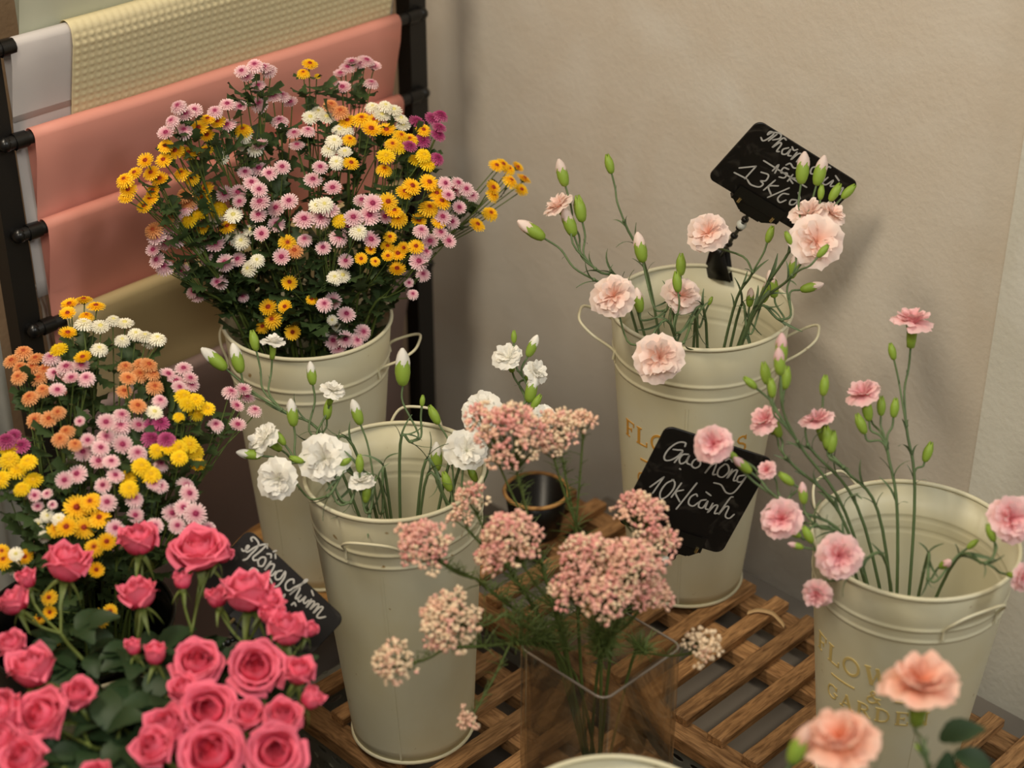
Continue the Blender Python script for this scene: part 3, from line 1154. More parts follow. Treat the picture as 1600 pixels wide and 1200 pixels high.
def bud_tip():
    q = MB()
    rows = []
    for i in range(7):
        s = i / 6
        r = 0.205 * math.sin(math.pi * (0.30 + 0.67 * s)) ** 0.75 + 0.004
        rows.append([Vector((r * (1 + 0.08 * math.sin(5 * 2 * math.pi * j / 15)) * math.cos(2 * math.pi * j / 15 + s * 0.7), r * (1 + 0.08 * math.sin(5 * 2 * math.pi * j / 15)) * math.sin(2 * math.pi * j / 15 + s * 0.7), 0.5 + 0.68 * s)) for j in range(15)])
    q.grid(rows, closed=True)
    q.poly(rows[-1])
    return q


def calyx_bud(top):
    """green bud: slim base, swelling, five pointed teeth"""
    q = MB()
    rows = []
    n = 20
    for r, z in ((0.05, 0), (0.13, 0.05), (0.19, 0.2), (0.225, 0.42), (0.215, 0.6)):
        rows.append([Vector((r * math.cos(2 * math.pi * j / n), r * math.sin(2 * math.pi * j / n), z)) for j in range(n)])
    last = []
    for j in range(n):
        k = j % 4
        tooth = (1.0, 0.55, 0.05, 0.55)[k]
        a = 2 * math.pi * j / n
        r = 0.215 - (0.13 if top > 0.9 else 0.03) * tooth
        last.append(Vector((r * math.cos(a), r * math.sin(a), 0.66 + (top - 0.66) * tooth)))
    rows.append(last)
    if top > 0.9:
        rows.append([Vector((0.4 * p.x, 0.4 * p.y, p.z * 0.5 + top * 0.5)) for p in last])
    q.grid(rows, closed=True)
    q.poly(list(reversed(rows[0])))
    return q


BUD_G = calyx_bud(1.0).mesh('carnation_bud_closed', G_CALYX)
BUD_W = calyx_bud(0.82).mesh('carnation_bud_opening', G_CALYX)
for key, mt in (('W', PET_W), ('B', PET_PP), ('P', PET_P), ('O', PET_O)):
    CARN[key]['tip'] = bud_tip().mesh(mt.name + '_bud_tip', mt)
q = MB()
rows = []
for r, z in ((0.06, -1.0), (0.17, -0.94), (0.21, -0.6), (0.23, -0.2)):
    rows.append([Vector((r * math.cos(2 * math.pi * j / 20), r * math.sin(2 * math.pi * j / 20), z)) for j in range(20)])
rows.append([Vector(((0.24 + 0.08 * (j % 4 == 0)) * math.cos(2 * math.pi * j / 20), (0.24 + 0.08 * (j % 4 == 0)) * math.sin(2 * math.pi * j / 20), (0.18, 0.0, -0.12, 0.0)[j % 4])) for j in range(20)])
q.grid(rows, closed=True)
CALYX = q.mesh('carnation_calyx', G_CALYX)


# ------------------------------------------------------------------ arranging stems
def clampv(v, m):
    v = Vector((v.x, v.y, 0))
    return v if v.length <= m else v * (m / v.length)


def in_bucket(key, target, rs=random):
    b = BUCKETS[key]
    d = clampv((target - b['rim']) * 0.55, b['Rt'] * 0.80)
    j = clampv(Vector((rs.uniform(-1, 1), rs.uniform(-1, 1), 0)) * b['Rt'] * 0.14, b['Rt'])
    mouth = b['rim'] + clampv(d + j, b['Rt'] * 0.82)
    base = b['base'] + b['axis'] * 0.016 + clampv(-d * 0.25 + j, b['Rb'] * 0.62)
    return base, mouth


def keep(p, ymax=RACK_Y - 0.175, xmax=WX - 0.05):
    """pull a point towards the camera until it is clear of rack and wall"""
    s = 1.0
    if p.y > ymax:
        s = min(s, ymax / p.y)
    if p.x > xmax:
        s = min(s, xmax / p.x)
    return CAM + (p - CAM) * s


def mum_spray(key, label, group, col, items, zfun, r, centre, Rb, nleaf=9):
    P = []
    for it in items:
        x, y = it[0], it[1]
        cc = it[2] if len(it) > 2 else col
        rr = r * (it[3] if len(it) > 3 else rnd(0.88, 1.1))
        P.append((keep(at(x, y, zfun(x, y) + rnd(-0.012, 0.018))), cc, rr))
    cen = sum((p for p, _, _ in P), Vector()) / len(P)
    base, mouth = in_bucket(key, cen)
    up = (cen - mouth)
    ext = max((p - cen).length for p, _, _ in P)
    fork = cen - up.normalized() * min(up.length * 0.55, 0.045 + ext * 0.5)
    path = smooth_path([base, mouth, fork], 6)
    t = thing('mum_spray', label, 'flower', base, group)
    q = MB()
    q.tube([p - base for p in path], [0.0021 - 0.0006 * i / len(path) for i in range(len(path))], 6)
    tc_ = (CAM - cen).normalized()
    for p, cc, rr in P:
        out = (p - centre) / Rb
        n = (0.70 * out + Vector((0, 0, 0.85)) + 0.50 * tc_ + Vector((rnd(-1, 1), rnd(-1, 1), rnd(-1, 1))) * 0.33).normalized()
        k = len(path) - 1 - random.randrange(0, 4)
        st = path[k]
        if (p - st).length < 0.02:
            st = path[max(0, k - 3)]
        mid = st.lerp(p, 0.55) + Vector((0, 0, -0.004))
        q.tube([v - base for v in smooth_path([st, mid, p - n * 0.008, p], 3)], 0.0008, 5, cap=False)
        # green cup under the bloom
        M = TRS(p - base - n * 0.0005, frame(n), rr)
        q.lathe([(0.05, -0.36), (0.30, -0.24), (0.46, -0.02), (0.40, 0.06)], 8, M=M)
        bl = put('blossom', MUM_ME[cc, random.choice((0, 0, 1, 2) if cc in 'PYM' else (0, 1, 1))], t, TRS(p - base, frame(n, rnd(0, 6)), rr))
        put('flower_center', MUM_ME[cc, 'c'], bl, Matrix.Diagonal((1, 1, 1, 1)))
    put('stem', q.mesh('mum_stem', G_STEM), t)
    for k in range(nleaf):
        i = random.randrange(5, len(path))
        a = path[i].lerp(path[i - 1], random.random())
        d = Vector((rnd(-1, 1), rnd(-1, 1), rnd(-0.1, 0.7))).normalized()
        if k % 5 < 2 and P:
            pp = random.choice(P)[0]
            a = fork.lerp(pp, rnd(0.2, 0.75))
        put('leaf', random.choice(MUM_LEAF), t, TRS(a - base, frame(d.cross(Vector((0, 0, 1))).cross(d) * -1 if abs(d.z) < 0.95 else Vector((1, 0, 0)), 0, hint=d), rnd(0.022, 0.040)))
    return t


def zA(x, y):
    r2 = ((x - 500) / 320) ** 2 + ((y - 330) / 250) ** 2
    return 2.44 - 0.20 * math.sqrt(max(0, 1 - r2))


def zE(x, y):
    r2 = ((x - 150) / 270) ** 2 + ((y - 730) / 300) ** 2
    return 2.16 - 0.17 * math.sqrt(max(0, 1 - r2)) - 0.00035 * (y - 650)


gA = 'mum sprays in the back bucket'
cA = at(490, 370, 2.42)
A_SPRAYS = [
    ('pink mum spray standing tall at the top left of the back bucket', 'P', [(378, 112), (398, 103), (412, 107), (420, 111), (404, 135), (386, 122)]),
    ('thin stem with two small golden mums poking up against the pink paper', 'Y', [(484, 101, 'Y', 0.95), (474, 115, 'Y', 0.8), (496, 119, 'L', 0.4)]),
    ('pink mum spray highest at right, against the pink paper', 'P', [(542, 107), (564, 101), (584, 105), (532, 116), (580, 131), (550, 98), (572, 96), (535, 138)]),
    ('pink mum spray at the upper left shoulder of the back bouquet', 'P', [(279, 167), (291, 180), (269, 190), (288, 205), (260, 209), (304, 173)]),
    ('pink mum spray right above the upper left golden mums', 'P', [(336, 175), (355, 164), (375, 168), (356, 197), (405, 163)]),
    ('pink mum spray with wide blooms just left of the thin golden stem', 'P', [(427, 152), (454, 161), (437, 190), (407, 227), (441, 151)]),
    ('golden mum spray between the two upper left pink sprays', 'Y', [(325, 187), (311, 201), (324, 212), (341, 191), (380, 204), (321, 236)]),
    ('golden mum spray below the upper left pink shoulder spray', 'Y', [(259, 229), (275, 237), (295, 240), (256, 251), (284, 272), (300, 279), (322, 296)]),
    ('golden mum spray reaching farthest left over the pink paper', 'Y', [(228, 252), (211, 271), (195, 282), (250, 281), (237, 271), (201, 297), (240, 299), (198, 308), (236, 311), (226, 323)]),
    ('small white mum spray left of centre among pink and golden blooms', 'W', [(380, 212), (381, 226), (347, 247), (398, 232)]),
    ('pale apricot and white mums behind the tall right pink spray', 'O', [(517, 165), (532, 175), (510, 184, 'W'), (485, 184, 'W'), (497, 175, 'W')]),
    ('white mum spray at the upper right, in front of the rack post', 'W', [(582, 168), (615, 173), (626, 186), (597, 181), (602, 166), (630, 197)]),
    ('golden mum spray right of the tall white and pink blooms', 'Y', [(565, 187, 'Y', 1.15), (579, 203, 'Y', 1.25), (604, 205, 'Y', 1.15), (546, 219), (585, 188), (543, 190), (548, 256)]),
    ('white mum spray in the upper middle, left of the big golden ones', 'W', [(531, 204), (522, 221), (539, 238), (514, 235), (526, 254), (540, 203)]),
    ('magenta mum spray beside the rack post', 'M', [(651, 191), (675, 186), (686, 200), (660, 220), (684, 212), (640, 229), (683, 248), (688, 181), (661, 204, 'Y')]),
    ('yellow mum spray just below the magenta one', 'L', [(626, 213, 'Y'), (613, 226, 'Y'), (622, 231), (603, 245), (650, 250), (600, 266, 'Y'), (640, 219, 'Y'), (662, 243), (668, 255)]),
    ('pink mum spray deep in the upper middle of the back bouquet', 'P', [(481, 205), (464, 228), (460, 209), (489, 282), (520, 295), (500, 262)]),
    ('pink mum spray in the middle left, over dark leaves', 'P', [(421, 272), (441, 262), (405, 265), (405, 297), (383, 270), (393, 286)]),
    ('pink mum spray spreading right towards the wall', 'P', [(695, 287), (715, 287), (709, 298), (728, 296), (700, 306), (717, 325), (737, 306), (706, 347), (691, 340)]),
    ('golden mum spray at right, in front of the spreading pink one', 'Y', [(643, 292, 'Y', 1.15), (670, 286, 'Y', 1.15), (632, 301), (670, 326, 'Y', 1.2), (689, 316, 'Y', 1.15), (682, 304), (685, 347), (654, 345)]),
    ('golden mum spray reaching farthest right against the plaster wall', 'Y', [(775, 260), (795, 265), (808, 262), (818, 280), (814, 297), (769, 294), (785, 258), (770, 305), (766, 334), (745, 352), (797, 284)]),
    ('salmon mum spray at left above the lemon yellow cluster', 'O', [(288, 305), (293, 317), (318, 311, 'Y'), (262, 345), (240, 360)]),
    ('lilac pink mums at left touching the lemon yellow cluster', 'P', [(290, 326), (275, 341), (300, 322), (268, 357)]),
    ('lemon yellow mum cluster at the left of the back bouquet', 'L', [(314, 330, 'L', 1.2), (296, 344), (341, 326, 'L', 1.1), (318, 356, 'Y'), (336, 343, 'W', 1.25), (356, 355, 'Y'), (305, 335)]),
    ('lilac pink mum spray at the lower left edge of the back bouquet', 'P', [(245, 370), (260, 380), (240, 391), (276, 374), (246, 407), (257, 418), (286, 424)]),
    ('large pink mums below the lemon yellow cluster', 'P', [(336, 382, 'P', 1.3), (322, 401), (352, 411, 'P', 1.1), (372, 406), (341, 442)]),
    ('white mum spray left of centre below the lemon yellow cluster', 'W', [(365, 337, 'W', 1.1), (364, 369), (377, 377), (392, 360), (389, 420), (402, 407), (310, 385)]),
    ('pink mum spray in the centre left, dense cluster', 'P', [(352, 304), (375, 316), (372, 302), (407, 317, 'P', 1.2), (432, 326, 'P', 1.1), (404, 337)]),
    ('pink mums under the dense centre left cluster', 'P', [(432, 351), (409, 366), (440, 402), (475, 344, 'P', 1.25), (476, 375), (452, 315)]),
    ('pink mums in the very middle of the back bouquet', 'P', [(514, 328, 'P', 1.2), (501, 342, 'P', 1.15), (505, 388), (529, 372, 'P', 1.1), (540, 408), (545, 356), (530, 345, 'L', 0.9)]),
    ('pink mum cluster right of the middle, beside golden blooms', 'P', [(552, 341, 'P', 1.15), (577, 338, 'P', 1.3), (582, 319, 'P', 1.2), (565, 314), (601, 339), (579, 375, 'P', 1.15)]),
    ('three golden mums right of the middle pink cluster', 'Y', [(606, 316, 'Y', 1.15), (622, 342, 'Y', 1.15), (615, 331)]),
    ('small golden mums low at right on long green stems', 'Y', [(609, 371, 'Y', 0.8), (605, 386, 'Y', 0.85), (622, 397), (606, 401, 'Y', 0.8), (579, 390, 'Y', 0.7), (630, 388, 'Y', 0.8), (650, 386), (620, 421), (586, 409, 'Y', 0.6), (564, 405, 'Y', 0.8)]),
    ('white mums half hidden in the middle of the back bouquet', 'W', [(507, 320), (560, 362), (535, 431), (495, 322), (523, 434)]),
    ('lilac pink mums at the lower right edge of the back bouquet', 'P', [(654, 409, 'P', 1.15), (661, 429), (645, 460, 'P', 0.7), (665, 394), (639, 442, 'P', 0.6), (688, 364), (700, 377), (658, 361), (672, 378)]),
    ('golden mums lowest at left, just above the back bucket rim', 'Y', [(420, 481, 'Y', 1.15), (446, 480), (426, 500, 'Y', 1.15), (457, 519), (411, 511)]),
    ('dark centred golden mums on the shadowed inner stems', 'Y', [(449, 380, 'Y', 1.1), (452, 442, 'Y', 0.95), (487, 469, 'Y', 0.7), (460, 393, 'O')]),
    ('lilac pink mums lowest at right, just above the back bucket rim', 'P', [(520, 470), (507, 476), (541, 492), (540, 530), (557, 532), (567, 519), (527, 544), (520, 533)]),
    ('tiny white mums low in the middle above the back bucket rim', 'W', [(519, 500, 'W', 0.65), (526, 511, 'W', 0.65), (510, 520, 'W', 0.6)]),
    ('single lilac mums hanging low at the left of the back bucket', 'P', [(310, 461, 'P', 1.05), (380, 465, 'P', 0.7), (303, 456)]),
]
for lb, cc, its in A_SPRAYS:
    mum_spray('A', lb, gA, cc, its, zA, 0.0115, cA, 0.25, 24)
gE = 'mum sprays at the left edge'
cE = at(140, 790, 2.16)
E_SPRAYS = [
    ('golden mum spray topping the left bouquet beside the rack rod', 'Y', [(109, 477, 'Y', 1.1), (131, 470, 'Y', 1.1), (150, 480, 'Y', 1.1), (135, 495), (106, 522), (106, 491)]),
    ('white mums just under the topmost golden spray of the left bouquet', 'W', [(131, 507, 'W', 1.2), (157, 511, 'W', 1.1), (155, 546)]),
    ('flat white mum spray at the upper right of the left bouquet', 'W', [(177, 501), (195, 506), (191, 532), (212, 522), (227, 526), (246, 530), (235, 535)]),
    ('salmon mum spray at the far upper left in front of the rack post', 'O', [(37, 551), (19, 565), (32, 575), (50, 575), (70, 579), (61, 592), (29, 590), (56, 561), (47, 622), (67, 610)]),
    ('dark golden and yellow pair of mums below the white ones at left', 'Y', [(130, 560), (92, 547, 'L')]),
    ('pink mum spray in the upper left of the left bouquet', 'P', [(104, 575, 'P', 1.2), (112, 592), (127, 572), (80, 560), (85, 584), (135, 592), (90, 611)]),
    ('salmon mum spray in the upper middle of the left bouquet', 'O', [(196, 574), (220, 571), (218, 586), (239, 585), (200, 592), (232, 571), (215, 635), (194, 612), (242, 605), (241, 645, 'W')]),
    ('pink mum spray right of the upper middle salmon one', 'P', [(262, 586), (287, 577), (297, 592), (275, 597), (280, 606), (299, 602), (250, 627)]),
    ('yellow mum spray at the right of the left bouquet, small blooms', 'L', [(305, 626), (292, 632), (287, 620), (324, 639), (307, 647, 'L', 0.85), (280, 652, 'L', 0.7)]),
    ('pink mum spray reaching farthest right towards the white carnations', 'P', [(360, 614), (385, 622), (369, 635), (337, 665), (371, 665), (380, 610), (398, 642)]),
    ('pale apricot mums at the left over dark green stems', 'O', [(104, 675), (94, 687), (117, 695, 'O', 0.8), (91, 645), (55, 657), (77, 655)]),
    ('big dense pink mum cluster in the middle of the left bouquet', 'P', [(166, 661, 'P', 1.1), (190, 650), (189, 666, 'P', 1.2), (216, 666, 'P', 1.1), (166, 684, 'P', 1.1), (191, 696, 'P', 1.2), (215, 709, 'P', 1.1), (157, 701), (174, 722), (154, 722, 'P', 1.1)]),
    ('single pink mums left of the big dense pink cluster', 'P', [(130, 707, 'P', 1.1), (137, 689), (121, 742, 'P', 1.15), (101, 751), (125, 659, 'P', 0.65)]),
    ('magenta mums right of the big dense pink cluster', 'M', [(239, 667, 'M', 1.1), (236, 686, 'M', 1.1), (260, 687), (250, 661)]),
    ('magenta mums at the left picture edge', 'M', [(10, 689, 'M', 1.1), (22, 682), (33, 697)]),
    ('lemon yellow mum spray at the left picture edge', 'L', [(14, 700, 'L', 1.1), (15, 720, 'L', 1.2), (44, 722), (27, 735, 'L', 1.1), (2, 749), (34, 764), (52, 751)]),
    ('yellow mum spray at right below the small bloomed yellow one', 'L', [(279, 700), (296, 695), (304, 706, 'L', 1.1), (280, 715), (309, 727, 'Y'), (246, 705), (262, 701)]),
    ('lemon yellow mums below the magenta ones', 'L', [(221, 729, 'L', 1.1), (236, 742, 'L', 1.1), (200, 747), (202, 764)]),
    ('pale pink mums right of the lemon yellow ones in the left bouquet', 'P', [(252, 726), (250, 760), (240, 755), (290, 760), (295, 772)]),
    ('lilac pink mums below the lemon yellow ones, above the roses', 'P', [(180, 744), (161, 759), (167, 786, 'P', 1.1), (210, 780), (211, 806), (180, 826)]),
    ('lilac pink mums behind the topmost roses', 'P', [(242, 822), (277, 822), (286, 794), (305, 804, 'P', 1.3), (325, 826), (304, 825), (268, 803)]),
    ('small half open pink mums low at the left edge', 'P', [(54, 775, 'P', 0.8), (59, 792, 'P', 0.7), (82, 789, 'P', 0.55), (74, 772, 'P', 0.65)]),
    ('large golden mum spray just above the left roses', 'Y', [(120, 794, 'Y', 1.45), (142, 785, 'Y', 1.2), (156, 810, 'Y', 1.2), (104, 825, 'Y', 1.25), (131, 826, 'Y', 1.25), (88, 827), (167, 847), (147, 856, 'Y', 1.1), (150, 891)]),
    ('small white mums left of the large golden spray', 'W', [(74, 806, 'W', 0.8), (92, 811, 'W', 0.8), (60, 820, 'W', 0.75), (69, 838, 'W', 0.7)]),
    ('golden and white mums low at the left picture edge beside a rose', 'Y', [(7, 875, 'Y', 1.1), (40, 871), (25, 886, 'W', 1.1), (25, 866, 'W', 0.8), (3, 862)]),
    ('shadowed golden mums seen between the roses', 'Y', [(77, 934, 'Y', 0.9), (86, 995), (155, 967, 'Y', 1.1), (61, 967, 'Y', 0.7), (78, 957, 'Y', 0.8), (172, 955, 'Y', 0.8)]),
]
for lb, cc, its in E_SPRAYS:
    mum_spray('E', lb, gE, cc, its, zE, 0.0106, cE, 0.24, 22)

# ------------------------------------------------------------------ carnations
def blossom(t, p, n, R, pal, base):
    """petalled head with calyx; p is the heart of the head"""
    C = CARN[pal]
    bl = put('blossom', random.choice(C['core']), t, TRS(p - base, frame(n, rnd(0, 6)), R))
    a0 = rnd(0, 6)
    for k in range(6):
        put('petal', random.choice(C['out']), bl, Matrix.Rotation(a0 + k * math.pi / 3 + rnd(-0.12, 0.12), 4, 'Z') @ Matrix.Rotation(rnd(-0.22, 0.16), 4, 'Y') @ Matrix.Diagonal((rnd(0.92, 1.06),) * 3 + (1,)))
    for k in range(6):
        put('petal', random.choice(C['mid']), bl, Matrix.Rotation(a0 + 0.5 + k * math.pi / 3 + rnd(-0.2, 0.2), 4, 'Z') @ Matrix.Rotation(rnd(-0.2, 0.2), 4, 'Y') @ Matrix.Diagonal((rnd(0.88, 1.06),) * 3 + (1,)))
    if pal == 'O':
        for k in range(7):
            put('petal', random.choice(C['mid']), bl, Matrix.Rotation(a0 + 0.2 + k * 0.8976, 4, 'Z') @ Matrix.Rotation(rnd(-0.45, -0.25), 4, 'Y') @ Matrix.Diagonal((rnd(0.8, 0.95),) * 3 + (1,)))
    put('calyx', CALYX, bl, Matrix.Identity(4))
    return p - n * R * 0.95


def carn_spray(key, label, group, pal, fork, items, via=None, thick=0.0021, nleaf=3, wob=0.01):
    """fork = (x, y, depth); items: ('b', x, y, diameter px, face, ddepth) or ('g'|'w', x, y, length px, dir, ddepth)"""
    fk = keep(at(*fork), xmax=WX - 0.03, ymax=RACK_Y - 0.15)
    base, mouth = in_bucket(key, fk)
    pts = [base, mouth]
    if via:
        pts = [base] + [at(*v) for v in via]
    path = smooth_path(pts + [fk], 7)
    t = thing('carnation_stem', label, 'flower', base, group)
    q = MB()
    q.tube([p - base for p in path], [thick - 0.0005 * i / len(path) for i in range(len(path))], 7)
    q.blob(TRS(fk - base, Matrix.Identity(3), thick * 1.25), 7, 4)
    for it in items:
        kind, x, y, size, d = it[:5]
        dz = it[5] if len(it) > 5 else 0.0
        p = keep(at(x, y, fork[2] + dz), xmax=WX - 0.035)
        z = (p - CAM).dot(CF)
        if kind == 'b':
            n = cdir(*d)
            R = size * 1.02 * z / F_PX / 2
            end = blossom(t, p - n * R * 0.3, n, R, pal, base)
            dirn = n
        else:
            dirn = cdir(d[0], d[1], d[2] if len(d) > 2 else 0.15)
            ln = size * 0.94 * z / F_PX
            end = p - dirn * ln * 0.5
            wd = 1.08 if kind == 'w' else 1.0
            M = TRS(end - base, frame(dirn, rnd(0, 6)), (ln * wd, ln * wd, ln))
            bd = put('bud', BUD_G if kind == 'g' else BUD_W, t, M)
            if kind == 'w':
                put('petal_tip', CARN[pal]['tip'], bd, Matrix.Identity(4))
        ti = len(path) - 1
        for ti in range(len(path) - 1, 7, -1):
            dv = end - path[ti]
            if dv.length > 0.014 and dv.dot(CU) > 0.42 * dv.length:
                break
        if (end - path[ti]).length > 0.11 or ti <= 8:
            ti = len(path) - 1 if (end - fk).length > 0.012 else len(path) - 4
        st = path[ti]
        ln_ = (end - st).length
        c1 = st + (path[ti] - path[ti - 2]).normalized() * ln_ * 0.3
        c2 = end - dirn * ln_ * 0.3
        pp = smooth_path([st, c1.lerp(c2, 0.33), c2, end + dirn * 0.001], 4)
        q.tube([v - base for v in pp], thick * 0.62, 6)
        if ln_ > 0.05:
            k = pp[len(pp) // 2]
            dd = (pp[len(pp) // 2 + 1] - k).normalized()
            for s in (0, math.pi):
                put('leaf', CLEAF[random.randrange(1, 3)], t, TRS(k - base, frame(dd, s + rnd(-0.5, 0.5)), rnd(0.008, 0.014)))
    put('stem', q.mesh('carnation_stem_mesh', G_CARN), t)
    mi = 7
    for k in range(nleaf):
        i = mi + int((len(path) - mi - 1) * (k + 0.6) / nleaf)
        a = path[i]
        dd = (path[min(i + 1, len(path) - 1)] - path[i - 1]).normalized()
        sp = rnd(0, 6)
        for s in (0, math.pi):
            put('leaf', random.choice(CLEAF), t, TRS(a - base, frame(dd, sp + s), rnd(0.024, 0.046)))
    return t


gB = 'white carnations in the front bucket'
zb = 2.1
B_SPRAYS = [
    ('white carnation stem leaning farthest left with two white tipped buds', (440, 640, 2.13), [('w', 337, 563, 46, (-0.75, 0.65)), ('w', 371, 563, 44, (-0.25, 0.95)), ('g', 397, 532, 36, (-0.2, 1)), ('b', 427, 534, 44, (0.1, 0.9, 0.3))]),
    ('white carnation stem with a side facing bloom and a bud, left of centre', (505, 690, 2.12), [('w', 487, 586, 34, (-0.1, 1)), ('b', 521, 608, 46, (0.25, 0.75, 0.45)), ('g', 512, 640, 34, (0.1, 1), 0.02)]),
    ('white carnation stem with a ruffled bloom beside an upright bud at far left', (478, 722, 2.08), [('w', 457, 648, 40, (-0.1, 1)), ('b', 411, 684, 62, (-0.55, 0.45, 0.6)), ('w', 392, 710, 36, (-1, 0.15)), ('g', 437, 684, 30, (-0.5, 0.7))]),
    ('large white carnation lowest at the left of the front bucket', (512, 775, 2.05), [('b', 433, 747, 72, (-0.25, 0.1, 1))]),
    ('largest white carnation facing the camera at the left rim', (548, 785, 2.06), [('b', 507, 715, 84, (0.0, 0.25, 1)), ('g', 539, 722, 26, (0.6, 0.3)), ('g', 463, 718, 26, (-0.8, 0.3))]),
    ('small half open white carnation inside the left of the front bucket', (578, 800, 2.06), [('b', 565, 750, 46, (0.0, 0.75, 0.5)), ('g', 562, 724, 32, (0, 1)), ('g', 573, 770, 34, (0.15, 1))]),
    ('bending stem with a single opening bud, left of the tallest bud', (598, 800, 2.10), [('w', 558, 647, 38, (-0.3, 0.95))]),
    ('tallest single white tipped bud in the middle of the front bucket', (643, 690, 2.13), [('w', 629, 578, 54, (0.0, 1)), ('g', 660, 626, 20, (0.1, 1))]),
    ('stem with a drooping green bud and a round white bud at right', (700, 790, 2.14), [('w', 682, 717, 42, (0.0, 1)), ('g', 678, 648, 36, (-0.45, 0.9))]),
    ('white carnation with broad petals at the right rim, behind the rice flowers', (703, 790, 2.10), [('b', 730, 703, 72, (0.1, 0.2, 1)), ('g', 698, 752, 36, (-0.3, 0.9))]),
    ('white carnations half covered by the highest rice flowers', (760, 720, 2.14), [('b', 752, 641, 74, (-0.25, 0.35, 0.9)), ('b', 852, 652, 48, (0.5, 0.3, 0.8)), ('g', 738, 740, 30, (-0.4, 0.8))]),
    ('white carnation stem at far right with a round bloom and several green buds', (812, 640, 2.16), [('b', 793, 557, 54, (-0.2, 0.6, 0.7)), ('b', 838, 580, 46, (0.55, 0.4, 0.6)), ('w', 831, 543, 34, (0.4, 0.9)), ('g', 803, 526, 22, (0, 1)), ('w', 830, 610, 42, (0.2, 1)), ('g', 838, 628, 30, (0.5, 0.8))]),
]
for lb, fk, its in B_SPRAYS:
    carn_spray('B', lb, gB, 'W', fk, its)

gC = 'blush carnations in the wall bucket'
C_SPRAYS = [
    ('blush carnation stem at far left with a side facing bloom and buds', (930, 420, 2.26), [('b', 872, 320, 56, (-0.55, 0.75, 0.35)), ('w', 879, 273, 40, (-0.25, 0.95)), ('g', 906, 326, 46, (-0.2, 1)), ('w', 890, 350, 44, (-0.35, 0.9))]),
    ('long stem with one blush tipped bud reaching left over the wall', (928, 437, 2.24), [('w', 833, 361, 46, (-0.85, 0.55))]),
    ('tall thin stem with one closed green bud against the wall', (975, 345, 2.28), [('g', 952, 256, 34, (-0.25, 0.97))]),
    ('blush carnation facing the camera at the left rim of the wall bucket', (1005, 540, 2.20), [('b', 958, 461, 76, (-0.15, 0.2, 1))]),
    ('stem with two blush buds inside the left of the wall bucket', (1040, 485, 2.25), [('w', 1001, 390, 44, (-0.2, 0.95)), ('w', 998, 472, 36, (-0.15, 0.95))]),
    ('blush carnation with green buds above it in the middle of the wall bucket', (1062, 520, 2.24), [('b', 1066, 461, 66, (0.2, 0.15, 1)), ('g', 1064, 413, 38, (0, 1)), ('g', 1058, 440, 36, (-0.1, 1), -0.03)]),
    ('blush carnation hanging lowest over the front rim of the wall bucket', (1068, 535, 2.16), [('b', 1030, 559, 84, (-0.1, 0.05, 1), -0.05)]),
    ('blush carnation in front of the black clip of the wall sign', (1176, 425, 2.18), [('b', 1106, 362, 70, (-0.2, 0.25, 1)), ('g', 1203, 366, 30, (0.3, 0.95))]),
    ('blush carnation stem covering the wall sign, with pink tipped buds', (1238, 385, 2.13), [('w', 1254, 266, 46, (0.1, 1)), ('w', 1281, 270, 44, (0.25, 0.97)), ('g', 1305, 300, 34, (0.5, 0.85)), ('g', 1326, 299, 32, (0.7, 0.7)), ('b', 1264, 332, 66, (-0.25, 0.65, 0.6)), ('b', 1302, 332, 54, (0.45, 0.55, 0.7)), ('g', 1283, 300, 26, (0.1, 1))]),
    ('largest blush carnation at the right of the wall sign', (1238, 430, 2.10), [('b', 1278, 376, 94, (0.05, 0.15, 1)), ('g', 1286, 392, 28, (0.6, 0.7), -0.03), ('g', 1232, 372, 26, (-0.4, 0.8))]),
    ('stem with three opening buds at the right rim of the wall bucket', (1222, 500, 2.24), [('w', 1240, 418, 38, (0.25, 0.95)), ('w', 1207, 447, 40, (-0.2, 0.95)), ('w', 1266, 449, 34, (0.95, 0.25))]),
    ('short stem with two round buds inside the right of the wall bucket', (1168, 520, 2.25), [('w', 1172, 467, 28, (0.05, 0.9, 0.3)), ('w', 1196, 458, 34, (0.3, 0.9))]),
    ('bare leafy stem curling inside the wall bucket', (1090, 510, 2.27), [('g', 1110, 470, 16, (0.4, 0.9))]),
]
for lb, fk, its in C_SPRAYS:
    carn_spray('C', lb, gC, 'B', fk, its)

